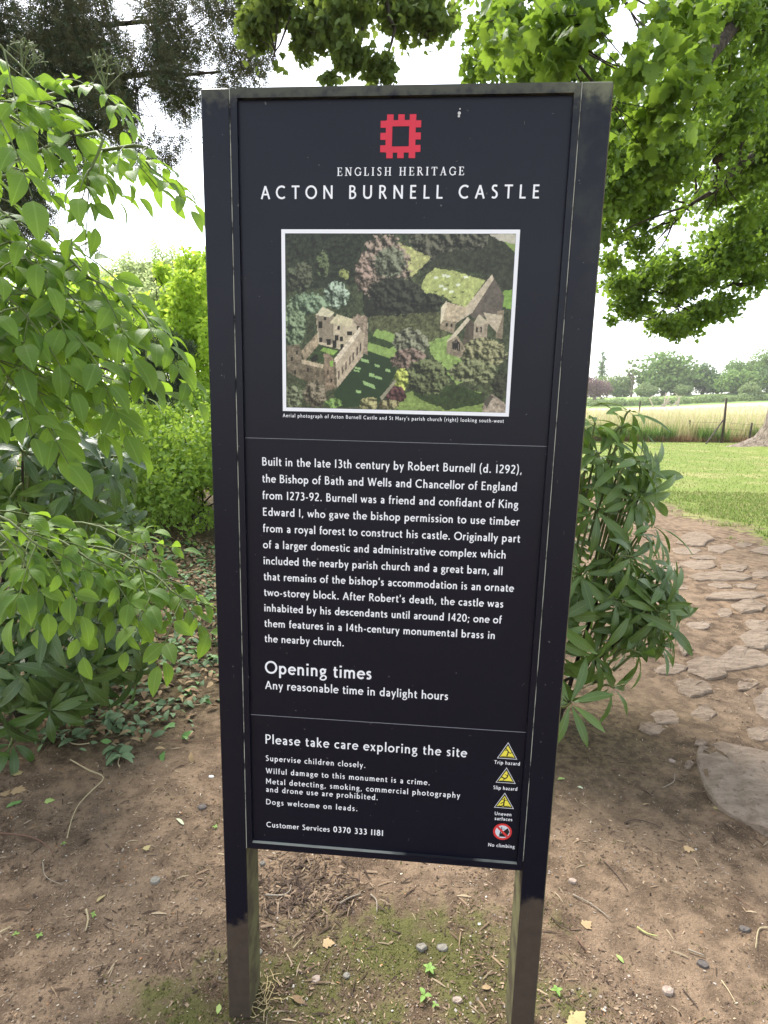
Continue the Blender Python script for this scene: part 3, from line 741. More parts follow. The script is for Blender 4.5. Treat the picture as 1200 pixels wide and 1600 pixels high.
# ================================================================ ground, lawn, field
def ground_h(x, y):
    x = np.asarray(x, float); y = np.asarray(y, float)
    near = 1 - sstep(6, 14, np.hypot(x, y))
    h = near * ((fbm(x*1.3, y*1.3, 21, 3) - .5) * .045 + (fbm(x*9, y*9, 22, 3) - .5) * .016)
    h = h * sstep(.12, .6, np.hypot(x + .0, (y - 1.25))) + .0
    bank = sstep(.9, 3.0, -x - .1*y) * sstep(1.6, 4, y) * (1 - sstep(14, 30, y))
    h = h + .16 * bank
    far = np.clip(y - 30, 0, 130); px = np.clip(x / np.maximum(y, 1), -.6, .9)
    slope = .004 + .026 * sstep(.3, .75, px)
    h = h + far * slope
    h = h + 3.0 * sstep(152, 172, y) + np.clip(y - 200, 0, 600) * .012
    # swelling round the roots of the big tree
    d = np.hypot(x - 15.4, y - 22.4); h = h + .35 * np.exp(-(d / 1.7) ** 2)
    return h
def lawn_mask(x, y):
    a = (x - (4.35 + (y - 6.5) * .10)) / .9
    b = (y - 12.5 + .12 * x) / 2.2
    m = np.maximum(a - .3 * (y < 5) * (5 - y), b) + (fbm(x*.9, y*.9, 31, 3) - .5) * 1.9
    m = m - 3.2 * np.exp(-(np.hypot(x - 15.2, (y - 21.0) / 1.1) / 2.6) ** 2)
    return np.where((x > -1.5) | (y > 9), m, -2)
def axis(lo, hi, core0, core1, step, grow):
    c = list(np.arange(core0, core1, step)); s = step; v = core0; left = []
    while v > lo: s *= grow; v -= s; left.append(v)
    s = step; v = core1; right = [core1]
    while v < hi: s *= grow; v += s; right.append(v)
    return np.array(left[::-1] + c + right)
ax, ay = axis(-900, 1100, -2.0, 2.3, .029, 1.065), axis(-60, 1500, .8, 4.2, .029, 1.05)
GX, GY = np.meshgrid(ax, ay)
GZ = ground_h(GX, GY)
mossy = np.full(GX.shape, -1.0)
for px, py, rx, ry, s in ((640,1480,.36,.16,1.1), (760,1540,.20,.20,1.0), (460,1550,.30,.16,.9), (300,1590,.20,.13,.9), (880,1440,.05,.10,.6), (900,1570,.12,.12,.6), (575,1600,.3,.12,.7), (280,1240,.07,.05,.3), (560,1400,.1,.06,.1)):
    c = on_ground(px, py); mossy = np.maximum(mossy, s - np.hypot((GX - c[0]) / rx, (GY - c[1]) / ry) ** 1.5)
litter = sstep(.2, 1.0, (-GX - .55) + .35 * (GY - 2.0)) * sstep(2.1, 2.6, GY) * (1 - sstep(9, 12, GY)) * (GX < 1)
litter = np.maximum(litter, .9 * np.exp(-((GX - .95)**2 + (GY - 2.65)**2) / .3))
field = sstep(28.5, 30.5, GY - .1 * (GX - 14)) * (1 - sstep(148, 152, GY))
bankg = sstep(148, 152, GY)
gi, gj = np.meshgrid(np.arange(len(ax)-1), np.arange(len(ay)-1)); a_ = (gj*len(ax)+gi).ravel(); w_ = len(ax)
gm = N('earth_and_grass'); P0 = gm.new('NewGeometry').outputs['Position']
n_big, n_mid, n_fine = gm.noise(1.6, 4, vec=P0), gm.noise(11, 5, .62, P0), gm.noise(75, 4, .7, P0)
dirt = gm.mix(gm.step(.38, .64, n_mid), (.090, .061, .040), (.240, .168, .110))
dirt = gm.mix(gm.math('MULTIPLY', gm.step(.38, .7, n_big), .5), dirt, (.26, .188, .128))
dirt = gm.mix(gm.math('MULTIPLY', gm.step(.56, .70, n_fine), .45), dirt, (.06, .040, .027))
vor = gm.new('TexVoronoi'); vor.inputs['Scale'].default_value = 130; gm.l(P0, vor.inputs['Vector'])
dirt = gm.mix(gm.math('MULTIPLY', gm.step(.60, .68, gm.noise(210, 2, .6, P0)), .5), dirt, (.34, .26, .20))
lit = gm.mix(gm.step(.4, .6, gm.noise(28, 4, .65, P0)), (.035, .026, .014), (.14, .11, .055))
dirt = gm.mix(gm.math('MULTIPLY', gm.attr('litter').outputs['Fac'], .85), dirt, lit)
mossm = gm.step(-.5, .9, gm.math('ADD', gm.attr('moss').outputs['Fac'], gm.math('MULTIPLY', gm.math('SUBTRACT', n_mid, .55), 5.0)))
moss = gm.mix(n_fine, (.050, .060, .014), (.11, .125, .032))
dirt = gm.mix(gm.math('MULTIPLY', mossm, .82), dirt, moss)
gr = gm.mix(gm.noise(2.2, 4, .6, P0), (.13, .19, .04), (.22, .26, .07))
gr = gm.mix(gm.math('MULTIPLY', gm.step(.46, .68, gm.noise(.9, 5, .65, vec=P0)), .65), gr, (.36, .31, .15))
lawnm = gm.step(-.15, .35, gm.math('ADD', gm.attr('lawn').outputs['Fac'], gm.math('MULTIPLY', gm.math('SUBTRACT', n_mid, .5), 1.6)))
col = gm.mix(lawnm, dirt, gr)
mpf = gm.new('Mapping'); mpf.inputs['Scale'].default_value = (.5, .06, .5); gm.l(P0, mpf.inputs[0])
fcol = gm.mix(gm.noise(1.0, 5, .6, mpf.outputs[0]), (.46, .40, .23), (.60, .53, .33))
col = gm.mix(gm.attr('field').outputs['Fac'], col, fcol)
col = gm.mix(gm.attr('bank').outputs['Fac'], col, gm.mix(gm.noise(.15, 4, vec=P0), (.15, .25, .07), (.27, .35, .12)))
gm.bump(gm.math('ADD', gm.math('MULTIPLY', n_fine, .8), n_mid), .95, .016)
gm.pr(col, .95, .12)
ground = link('ground', mesh_np('ground', np.stack([GX, GY, GZ], -1).reshape(-1, 3), np.stack([a_, a_+1, a_+w_+1, a_+w_], 1), smooth=True, mats=[gm.mat],
    attrs={'moss': ('FLOAT', mossy), 'litter': ('FLOAT', litter), 'lawn': ('FLOAT', np.clip(lawn_mask(GX, GY), -2, 2)), 'field': ('FLOAT', field), 'bank': ('FLOAT', bankg)}))
ground['kind'] = 'structure'
def gz(x, y): return float(ground_h(x, y))
def ground_pt(px, py):
    p = on_ground(px, py)
    for _ in range(4): p = on_ground(px, py, gz(p[0], p[1]))
    return p

# ---- flat stones trodden into the path, pieces of the ground
sm = N('path_stone'); Pn = sm.new('NewGeometry').outputs['Position']
mps = sm.new('Mapping'); mps.inputs['Scale'].default_value = (1.0, 3.0, 3.0); mps.inputs['Rotation'].default_value = (0, 0, .15); sm.l(Pn, mps.inputs[0])
sn = sm.noise(9, 6, .65, mps.outputs[0])
sc_ = sm.mix(sm.step(.3, .7, sn), (.150, .108, .076), (.285, .222, .165))
sc_ = sm.mix(sm.math('MULTIPLY', sm.step(.5, .72, sm.noise(3.5, 4, .6, Pn)), .65), sc_, (.21, .158, .115))
sc_ = sm.mix(sm.math('MULTIPLY', sm.new('ObjectInfo').outputs['Random'], .3), sc_, (.31, .25, .195))
sc_ = sm.mix(sm.math('MULTIPLY', sm.step(.66, .72, sm.noise(60, 2, .5, Pn)), .5), sc_, (.10, .08, .07))
pit = sm.noise(38, 5, .7, Pn); sc_ = sm.mix(sm.step(.52, .7, pit), sc_, (.13, .098, .072)); sm.bump(sm.math('ADD', sn, sm.math('MULTIPLY', pit, .6)), .9, .02); sm.pr(sc_, .9, .15)
STONES = [(1085,843,50,22,.03),(1073,862,46,13,.02),(1126,858,54,13,.015),(1042,887,44,14,.012),(1040,900,40,11,.01),(1093,884,54,13,.02),(1147,887,46,12,.012),(1127,901,104,14,.02),
 (1124,915,40,12,.012),(1166,916,46,10,.012),(1146,932,104,17,.022),(1172,949,60,19,.028),(1131,958,27,13,.012),(1038,934,46,23,.012),(1183,977,48,18,.012),(1188,999,62,28,.02),(1072,1014,22,18,.012),
 (1103,1043,62,36,.016),(1162,1028,80,44,.008),(1082,1076,52,32,.024),(1197,1100,36,46,.02),(1095,1117,52,26,.008),(1042,1119,44,22,.006),(1018,1138,44,18,.006),(1188,1147,48,22,.015),(1094,1163,18,10,.014),(1076,1197,14,12,.015),
 (1010,925,30,14,.008),(1060,960,30,14,.008),(1190,897,30,12,.01),(1020,905,26,10,.008),(1100,871,40,9,.01),(1168,1070,40,22,.006)]
rg = np.random.default_rng(77)
for k in range(26):                                  # smaller pieces wedged between the named ones
    py = rg.uniform(846, 1050); px = rg.uniform(1085 - (py-840)*.28 + rg.uniform(-30, 0), 1215); wp = rg.uniform(20, 52); hp = wp * rg.uniform(.22, .34) * (1 + (py-840)/600)
    if all(abs(px-s[0]) > (wp+s[2])*.44 or abs(py-s[1]) > (hp+s[3])*.48 for s in STONES): STONES.append((px, py, wp, hp, rg.uniform(.006, .014)))
def stone_mesh(outline, h, seed, rough=.006):
    q = np.random.default_rng(seed); n = len(outline); o2 = np.array(outline); c = o2.mean(0); vs = []
    for sc, z in ((1.03, -.04), (1.0, h*.35), (.955, h*.85), (.86, h), (.5, h*1.06)):
        for k, p in enumerate(o2):
            r_ = c + (p - c) * (sc + q.uniform(-.012, .012))
            vs.append((r_[0], r_[1], z + (q.uniform(-1, 1) * rough * .5 if z > 0 else 0) + (rough * (fbm(r_[0]*14, r_[1]*14, seed, 2) - .5) * 2 if z > 0 else 0)))
    vs.append((c[0], c[1], h * 1.05)); fs = []
    for r_ in range(4): fs += [(r_*n+j, r_*n+(j+1) % n, (r_+1)*n+(j+1) % n, (r_+1)*n+j) for j in range(n)]
    fs += [(4*n+j, 4*n+(j+1) % n, 5*n) for j in range(n)]
    mb = MB(); mb.add(vs, fs); return mb
for k, (px, py, wpx, hpx, h) in enumerate(STONES):
    c = ground_pt(px, py); l_, r_ = ground_pt(px - wpx/2, py), ground_pt(px + wpx/2, py); t_, b_ = ground_pt(px, py - hpx/2), ground_pt(px, py + hpx/2)
    e1, e2 = (r_ - l_)[:2] / 2, (t_ - b_)[:2] / 2; n = 13; pts = []
    ph = rg.uniform(0, 6.28)
    nc = int(rg.integers(5, 8)); ca = np.sort(np.linspace(0, 2*np.pi, nc, endpoint=False) + rg.uniform(-.32, .32, nc)); cs = rg.uniform(.85, 1.25, nc)
    cor = [e1*math.cos(a)*s_ + e2*math.sin(a)*s_ for a, s_ in zip(ca, cs)]
    for i in range(nc):
        A_, B_ = cor[i], cor[(i+1) % nc]
        for t_ in (.08, .5, .92): pts.append(A_ + (B_-A_)*t_ + rg.normal(size=2)*.028*np.linalg.norm(B_-A_))
    stone_mesh(pts, h*.7, k + 3).build('stone', sm.mat, ground, smooth=False, loc=tuple(c))
slab_px = [(1086,1180),(1092,1168),(1106,1162),(1128,1163),(1152,1169),(1180,1173),(1208,1179),(1238,1192),(1258,1220),(1266,1262),(1246,1300),(1214,1312),(1190,1303),(1166,1288),(1142,1276),(1122,1264),(1108,1246),(1098,1224),(1090,1202)]
c = ground_pt(1165, 1232); stone_mesh([(ground_pt(*p) - c)[:2] for p in slab_px], .012, 99, .020).build('stone', sm.mat, ground, loc=tuple(c))

# ---- loose litter: bark chips, husks and grit
rg = np.random.default_rng(8)
def chips(name, n, region, size, cols, parent=None, aspect=(.2, .6), lift=.002, tilt=.35):
    x, y = region(n); n = len(x); z = ground_h(x, y) + lift
    a = rg.uniform(0, 2*np.pi, n); s = size[0] * (size[1]/size[0]) ** (rg.random(n) ** 1.6)
    d = np.stack([np.cos(a), np.sin(a), rg.normal(0, tilt, n)], 1); nn = np.stack([rg.normal(0, tilt, n), rg.normal(0, tilt, n), np.ones(n)], 1)
    R = frames(d, nn); asp = rg.uniform(*aspect, n)
    q = np.array([(-.5, -.5, 0), (.5, -.42, 0), (.45, .5, 0), (-.42, .45, 0), (0, 0, .22)])
    loc = q[None] * np.stack([s*asp, s, s*.6], 1)[:, None, :]
    V = np.einsum('nij,nvj->nvi', R, loc) + np.stack([x, y, z], 1)[:, None]
    T = (np.array([(0,1,4),(1,2,4),(2,3,4),(3,0,4)])[None] + (np.arange(n)*5)[:, None, None]).reshape(-1, 3)
    ci = rg.choice(len(cols), n); cc = np.array(cols)[ci] * rg.uniform(.6, 1.3, (n, 1))
    cc = np.repeat(np.concatenate([cc, np.ones((n, 1))], 1), 5, 0)
    o = link(name, mesh_np(name, V.reshape(-1, 3), T, mats=[vcol], attrs={'tint': ('FLOAT_COLOR', cc)}), parent)
    tag(o, kind='stuff'); return o
vc = N('loose_debris'); vcol = vc.pr(vc.attr('tint').outputs['Color'], .85, .2)
def trapezoid(n, dens=None, y0=1.05, y1=7.0, x0=-1.1, x1=1.15):
    y = y0 * (y1/y0) ** (rg.random(n) ** 1.15); x = rg.uniform(x0, x1, n) * (y * .78 + .15)
    keep = np.ones(n, bool) if dens is None else rg.random(n) < dens(x, y)
    keep &= ground_h(x, y) > -.5
    return x[keep], y[keep]
patch = lambda x, y: sstep(.40, .66, fbm(x*3.2, y*3.2, 41, 4)) * .8 + .24
path_only = lambda x, y: patch(x, y) * (1 - sstep(-.2, .5, lawn_mask(x, y)))
BR = [(.10,.068,.045),(.15,.105,.070),(.22,.16,.105),(.06,.042,.03),(.30,.22,.15),(.26,.19,.13),(.12,.08,.055)]
tag(chips('bark_litter', 88000, lambda n: trapezoid(n, path_only), (.0025, .014), BR), 'small brown bark chips and crumbs scattered over the bare earth', 'litter')
tag(chips('pale_litter', 7000, lambda n: trapezoid(n, path_only), (.003, .010), [(.42,.33,.22),(.36,.24,.14),(.5,.44,.34),(.34,.17,.08)]), 'small pale and orange husks scattered over the bare earth', 'litter')
tag(chips('grit', 4200, lambda n: trapezoid(n, path_only), (.003, .008), [(.30,.26,.22),(.22,.19,.17),(.40,.36,.32)], aspect=(.7, 1.0)), 'fine stone grit in the bare earth', 'grit')
tag(chips('thin_twigs', 5200, lambda n: trapezoid(n, path_only), (.014, .055), [(.14,.095,.065),(.24,.17,.11),(.08,.055,.04),(.34,.27,.18)], aspect=(.035, .08), tilt=.12), 'fine twigs and stalks lying over the bare earth', 'twigs')
def near_spot(px, py, rx, ry):
    c = on_ground(px, py)
    def f(n): r_ = rg.normal(size=(n, 2)) * [rx, ry] * .55; return c[0] + r_[:, 0], c[1] + r_[:, 1]
    return f
tag(chips('rootlet_patch', 900, near_spot(480, 1395, .20, .13), (.012, .05), [(.10,.07,.05),(.06,.042,.032),(.22,.16,.11)], aspect=(.05, .16), tilt=.3, lift=.004), 'dark tangle of rootlets and bark under the sign', 'rootlets')
# moss: short tufts
def moss_region(n):
    x = rg.uniform(-.75, 1.1, n); y = rg.uniform(1.1, 2.0, n); m = np.full(n, -1.0)
    for px, py, rx, ry, s in ((640,1480,.36,.16,1.1), (760,1540,.20,.20,1.0), (460,1550,.30,.16,.9), (300,1590,.20,.13,.9), (880,1440,.05,.10,.6), (900,1570,.12,.12,.6), (575,1600,.3,.12,.7)):
        c = on_ground(px, py); m = np.maximum(m, s - np.hypot((x-c[0])/rx, (y-c[1])/ry)**1.5)
    k = rg.random(n) < np.clip(m*1.0 + .12 + (fbm(x*22, y*22, 51, 3) - .52) * 5.5, 0, .8); return x[k], y[k]
def blades(name, x, y, h, wd, cols, parent=None, lean=.35, seg=1, mat=None):
    n = len(x); z = ground_h(x, y); a = rg.uniform(0, 2*np.pi, n); hh = rg.uniform(*h, n); ww = rg.uniform(*wd, n)
    side = np.stack([np.cos(a), np.sin(a), np.zeros(n)], 1); d = np.stack([-np.sin(a), np.cos(a), np.zeros(n)], 1)
    b = np.stack([x, y, z - .003], 1); l1 = rg.uniform(.05, lean, n)[:, None]
    p1 = b + d * hh[:, None] * l1 * .35 + [0, 0, 1] * hh[:, None] * .55; p2 = b + d * hh[:, None] * l1 + [0, 0, 1] * hh[:, None] * (1 - l1 * .3)
    w = ww[:, None] / 2
    V = np.stack([b - side*w, b + side*w, p1 - side*w*.8, p1 + side*w*.8, p2], 1)
    T = (np.array([(0,1,3),(0,3,2),(2,3,4)])[None] + (np.arange(n)*5)[:, None, None]).reshape(-1, 3)
    cc = np.array(cols)[rg.choice(len(cols), n)] * rg.uniform(.7, 1.25, (n, 1)); cc = np.repeat(np.concatenate([cc, np.ones((n, 1))], 1), 5, 0)
    return tag(link(name, mesh_np(name, V.reshape(-1, 3), T, mats=[mat or gblade], attrs={'tint': ('FLOAT_COLOR', cc)}), parent), kind='stuff')
gb = N('grass_blade'); tcol = gb.attr('tint').outputs['Color']; gb.pr(tcol, .6, .2)
tr = gb.new('BsdfTranslucent'); gb.l(tcol, tr.inputs[0]); ms = gb.new('MixShader'); ms.inputs[0].default_value = .35
gb.l(gb.bsdf.outputs[0], ms.inputs[1]); gb.l(tr.outputs[0], ms.inputs[2]); gb.l(ms.outputs[0], gb.out.inputs[0]); gblade = gb.mat
x, y = moss_region(60000); tag(blades('moss', x, y, (.003, .009), (.0025, .005), [(.085,.105,.02),(.12,.145,.03),(.055,.068,.015),(.16,.16,.05)], lean=.9), 'olive green moss growing on the earth beneath the sign', 'moss')
# lawn grass
def lawn_pts(n, y0, y1):
    y = rg.uniform(y0, y1, n); x = rg.uniform(.30, .72, n) * y; m = lawn_mask(x, y) + (fbm(x*5, y*5, 61, 3)-.5)*1.2
    k = rg.random(n) < sstep(-.1, .6, m); return x[k], y[k]
GC = [(.14,.22,.04),(.19,.28,.055),(.11,.18,.03),(.25,.29,.09),(.33,.30,.14)]
xa, ya = lawn_pts(52000, 5.2, 11); xb, yb = lawn_pts(34000, 11, 29)
tag(blades('lawn_grass', np.r_[xa, xb], np.r_[ya, yb], (.02, .055), (.004, .011), GC, lean=.9), 'short bright green lawn grass beyond the stone path', 'grass')

# ---- rough grass strip, weeds and the far field
def strip(n, x0=8, x1=26, y0=26.3, y1=36):
    x = rg.uniform(x0, x1, n); base = 26.8 + .22*(x-12); y = base + (y1-y0) * rg.random(n)**1.3; return x, y
x, y = strip(22000); tag(blades('tall_grass', x, y, (.6, 1.55), (.012, .03), [(.60,.53,.31),(.66,.59,.37),(.50,.48,.24),(.34,.42,.14),(.58,.47,.28)], lean=.5), 'tall straw coloured grass along the wire fence', 'grass')
x, y = strip(16000, 8, 26, 26.3, 29); k = fbm(x*.8, y*.8, 81, 3) > .5; x, y = x[k], y[k]
tag(blades('green_weeds', x, y - .25, (.3, .95), (.02, .05), [(.14,.24,.06),(.20,.32,.08),(.27,.37,.12)], lean=.7), 'green nettles and docks mixed in the rough grass', 'weeds')
x, y = strip(5000, 8, 26, 26.3, 27.3); tag(blades('dead_grass', x, y - .35, (.12, .42), (.015, .035), [(.36,.22,.13),(.42,.28,.17),(.30,.17,.10)], lean=1.0), 'reddish brown dead grass at the foot of the fence', 'grass')
x = rg.uniform(10, 95, 24000); y = rg.uniform(36, 100, 24000); k = (x/y > .3) & (x/y < .8)
tag(blades('hay_grass', x[k], y[k], (.3, .75), (.04, .09), [(.60,.54,.33),(.66,.60,.38),(.52,.48,.28)], lean=.6), 'pale ripe hay grass covering the open field', 'grass')

# ---- wire fence
post_m = plain('weathered_fence_wood', (.07,.055,.045), .9)
fence = empty('wire_fence', tuple(ground_pt(1127, 692)), 'low wire fence on dark wooden posts before the hay field', 'fence')
tops = []
for px, py, top in ((996, 668, 628), (1033, 678, 656), (1075, 689, 657), (1127, 692, 624), (1170, 692, 661), (1232, 693, 660)):
    b_ = ground_pt(px, py); h = (py - top) / F_PX * b_[1] * 1.0
    mb = MB(); r_ = .055 if h > 1.5 else .045
    mb.tube([b_ + [0,0,-.2], b_ + [.01,0,h*.5], b_ + [rg.uniform(-.03,.03), 0, h]], [r_, r_*.95, r_*.9], 7); mb.build('fence_post', post_m, fence, True); tops.append((b_, h))
mb = MB(); a, h = tops[3]; mb.tube([a + [-.02, 0, 1.05], ground_pt(1103, 694)], .035, 6); mb.build('brace', post_m, fence)
for f_ in (.35, .62, .9):
    mb = MB(); mb.tube([b_ + np.array([0, -.05, min(h, 1.0) * f_]) for b_, h in tops], .006, 4); mb.build('wire', plain('rusty_wire', (.16,.13,.11), .6), fence)

# ================================================================ trees far off
def far_tree(px, ybase, ytop, wpx, dist, mat, label, kind='round', dens=1.0, trunk=True, seed=0, cat='tree', name='tree', group='trees beyond the field'):
    rg = np.random.default_rng(seed + 1000)
    c = at(px, ybase, dist); top = at(px, ytop, dist)[2]; z0 = gz(c[0], c[1]); H_ = (top - z0); Wd = wpx / F_PX * dist * 1.12
    root = empty(name, (c[0], c[1], z0), label, cat, group)
    lobes = []
    if kind == 'round':
        for i in range(34):
            u = rand_dirs(rg, 1)[0]; k = rg.uniform(.35, 1.0)
            lobes.append((np.array([c[0] + u[0]*Wd*.44*k, c[1] + u[1]*Wd*.3*k, z0 + H_*(.48 + .42*u[2]*k)]), np.array([1, 1, .75]) * Wd * rg.uniform(.13, .22)))
    elif kind == 'cone':
        for i in range(26):
            t = (i + .5) / 26; a = rg.uniform(0, 6.28); rr = Wd*.38*(1 - t)**.6
            lobes.append((np.array([c[0] + rr*.6*math.cos(a), c[1] + rr*.6*math.sin(a), z0 + H_*(.14 + .82*t)]), np.array([1, 1, .6]) * (rr*.55 + .3)))
    else:                                     # thin, sky showing through
        for i in range(14):
            a = rg.uniform(0, 6.28); lobes.append((np.array([c[0] + Wd*.34*math.cos(a)*rg.random(), c[1] + Wd*.3*math.sin(a), z0 + H_*rg.uniform(.4, .98)]), np.array([1, 1, .5]) * Wd * rg.uniform(.05, .10)))
    n = int(dens * 42 * len(lobes) * (3.0 if kind == 'round' else 2.0)); P, u = in_ellipsoids(rg, n, lobes, .55)
    s = rg.uniform(.45, 1.0, n) * max(.6, Wd / 14)
    stuff_leaves('crown', [simple_t(.75, .2)], P, rand_dirs(rg, n, -.3), unit(u + rand_dirs(rg, n) * .8), s, mat, rg, root)
    mb = MB()
    mb.tube([(c[0], c[1], z0 - .3), (c[0] + .2, c[1], z0 + H_*.35), (c[0], c[1], z0 + H_*.85)], [Wd*.035+.15, Wd*.025+.1, .06], 7); mb.build('trunk', M['bark'], root)
    mb = MB()
    for i in range(7):
        t0 = rg.uniform(.25, .6); l = lobes[int(rg.integers(len(lobes)))][0]; b0 = np.array([c[0], c[1], z0 + H_*t0])
        mb.tube([b0, (b0 + l)/2 + [0, 0, -.3], l], [.2, .14, .05], 5)
    mb.build('limb', M['bark'], root)
    return root
FT = {'a': leaf_mat('far_leaf', (.10,.18,.06), (.20,.30,.09), .25, (.3,.42,.14), .8, .1), 'b': leaf_mat('far_leaf_pale', (.15,.22,.09), (.24,.31,.13), .25, (.4,.5,.2), .8, .1),
      'c': leaf_mat('far_leaf_dark', (.07,.13,.055), (.13,.21,.08), .2, (.2,.3,.12), .8, .1), 'p': leaf_mat('far_leaf_purple', (.16,.10,.115), (.24,.16,.17), .2, (.35,.2,.2), .8, .1)}
for k, (px, yb, yt, w, d, mt, lab, kd, nm) in enumerate((
    (936, 625, 543, 24, 190, 'c', 'narrow dark conifer standing just right of the sign post', 'cone', 'conifer_tree'),
    (928, 630, 585, 44, 165, 'p', 'purple leaved tree below the narrow conifer beside the sign', 'round', 'beech_tree'),
    (966, 619, 584, 52, 185, 'b', 'low pale green tree between the conifer and the sparse tree', 'round', 'hawthorn_tree'),
    (986, 618, 560, 34, 180, 'b', 'sparse half bare tree with thin branches against the sky', 'thin', 'ash_tree'),
    (1036, 617, 551, 88, 180, 'a', 'broadest rounded green tree in the middle of the skyline', 'round', 'oak_tree'),
    (1097, 618, 564, 50, 178, 'c', 'darker rounded tree next right of the broadest one', 'round', 'oak_tree'),
    (1143, 616, 551, 44, 185, 'a', 'tree with a notched crown at left end of the wooded mass', 'round', 'oak_tree'),
    (1150, 619, 578, 66, 170, 'a', 'low spreading tree in front of the wooded mass', 'round', 'oak_tree'),
    (1174, 616, 552, 40, 188, 'b', 'yellowish green tree behind the wooded mass', 'round', 'lime_tree'),
    (1200, 616, 526, 46, 182, 'a', 'tallest tree at the right end of the skyline', 'round', 'oak_tree'),
    (1172, 620, 594, 26, 160, 'b', 'small bright bush at the foot of the wooded mass', 'round', 'bush'),
    (1206, 620, 570, 50, 168, 'c', 'dark low tree at the right edge under the tallest one', 'round', 'oak_tree'),
    (1008, 619, 600, 30, 172, 'b', 'low pale tree at the left foot of the broadest tree', 'round', 'hawthorn_tree'),
    (1120, 619, 583, 40, 174, 'c', 'low dark tree filling the gap left of the wooded mass', 'round', 'oak_tree'),
    (1068, 619, 601, 26, 170, 'b', 'low pale tree at the right foot of the broadest tree', 'round', 'hawthorn_tree'),
    (1245, 620, 545, 60, 175, 'a', 'broad tree just beyond the right edge', 'round', 'oak_tree'))):
    far_tree(px, yb, yt, w, d, FT[mt], lab, kd, seed=k, name=nm, cat='bush' if nm == 'bush' else 'tree')
# fallen bleached branches on the grass bank
fb = empty('fallen_branch', tuple(at(1047, 616, 150)), 'bleached bare branches of a fallen tree lying before the broad tree', 'branch')
rg = np.random.default_rng(4)
for i in range(11):
    b0 = at(rg.uniform(1015, 1065), 615, 150); b0[2] = gz(b0[0], b0[1]); mb = MB(); u = np.array([rg.uniform(-1, 1), 0, rg.uniform(.2, 1)])
    p1 = b0 + u*2.2; p2 = p1 + np.array([rg.uniform(-1, 1), 0, rg.uniform(.3, 1)])*1.6; mb.tube([b0, p1, p2], [.17, .12, .04], 5); mb.build('bough', M['dead'], fb)
# scrub at the foot of the trees
scr = []; c0 = [at(px, 618, 158) for px in range(925, 1260, 14)]
for c in c0: scr.append((np.array([c[0], c[1], gz(c[0], c[1]) + .6]), np.array([2.0, 1.5, rg.uniform(.5, 1.4)])))
P, u = in_ellipsoids(rg, 9000, scr, .5); tag(stuff_leaves('scrub', [simple_t(.8)], P, rand_dirs(rg, len(P)), u, rg.uniform(.25, .6, len(P)), FT['b'], rg), 'pale green scrub along the bank below the far trees', 'scrub', kind='stuff')

# ================================================================ near trees and shrubs
def clump(P, f=2.2, thr=.45, seed=0):
    v = fbm(P[:, 0]*f + P[:, 1]*.6, P[:, 2]*f + P[:, 1]*.45, seed, 3); return v > thr
def px_ells(lst):
    out = []
    for px, py, rx, ry, Y in lst:
        c = at(px, py, Y); k = Y / F_PX; out.append((c, np.array([rx*k, (rx+ry)*.45*k, ry*k])))
    return out
def limb(root, pts, r0, r1, mat, name='branch', n=7, jit=.0, rg=None):
    p = np.array(pts, float)
    q = catmull(p, 5)
    if jit and rg is not None: q[1:-1] += rg.normal(size=(len(q)-2, 3)) * jit
    mb = MB(); mb.tube(q, np.linspace(r0, r1, len(q)), n); return mb.build(name, mat, root, True)
def twigs_to(root, ells, starts, mat, rg, per=8, r=.012, name='twig', reach=.9):
    per = max(2, per // 2)
    mb = MB()
    for c, rad in ells:
        s = np.array(starts[int(np.argmin([np.linalg.norm(np.array(s)-c) for s in starts]))], float)
        for _ in range(per):
            e = c + rand_dirs(rg, 1)[0] * rad * reach * rg.uniform(.4, 1)
            m_ = s*(.45) + e*.55 + rg.normal(size=3)*.12*np.linalg.norm(e-s)*.5
            mb.tube(catmull([s + (c-s)*rg.uniform(0, .4), m_, e], 4), np.linspace(r, r*.3, 9), 4, cap=False)
    o = mb.build(name, mat, root, True); o['kind'] = 'stuff'; return o

# ---- dark yew, upper left
rg = np.random.default_rng(101)
YE = px_ells([(25,345,34,34,7.6),(95,225,50,50,7.4),(10,260,40,60,7.6),(150,225,44,34,7.2),(90,110,80,60,7.6),(200,95,80,50,7.1),(20,200,40,60,7.8),(330,135,40,26,7.1),(60,200,40,50,7.6),(50,30,100,90,7.5),(170,40,110,75,7.2),(290,30,90,45,7.4),(345,112,62,32,7.2),(395,70,30,40,7.6),(262,140,80,45,7),(215,190,75,55,7),(120,150,90,60,7.3),(30,130,60,90,7.8),(20,265,48,70,7.6),(45,320,42,45,7.5),(300,165,36,26,7),(250,232,30,22,7),(375,8,60,18,7.5)])
yew = empty('yew_tree', (-7.2, 8.6, gz(-7.2, 8.6)), 'large dark yew tree reaching over the upper left corner', 'tree')
P, u = in_ellipsoids(rg, 52000, YE, .1); k = clump(P, 4.2, .385, 5); P, u = P[k], u[k]
D = unit(u*.5 + rand_dirs(rg, len(P), -.2)*.8); T_n = [needle_t(i) for i in range(4)]
hf = rg.random(len(P)) < np.clip(.25 + (P[:, 0] + 5.5)*.14, .1, .8)
for nm, sel, mt in (('foliage', ~hf, M['yew']), ('browned_foliage', hf, M['yew_brown'])):
    stuff_leaves(nm, T_n, P[sel], D[sel], rand_dirs(rg, int(sel.sum()), .6), rg.uniform(.05, .09, int(sel.sum())), mt, rg, yew)
limb(yew, [(-7.2,8.6,-.2),(-7.1,8.6,2.5),(-7.0,8.5,6.5),(-7,8.5,9)], .42, .2, M['bark_dark'], 'trunk', 10)
st = []
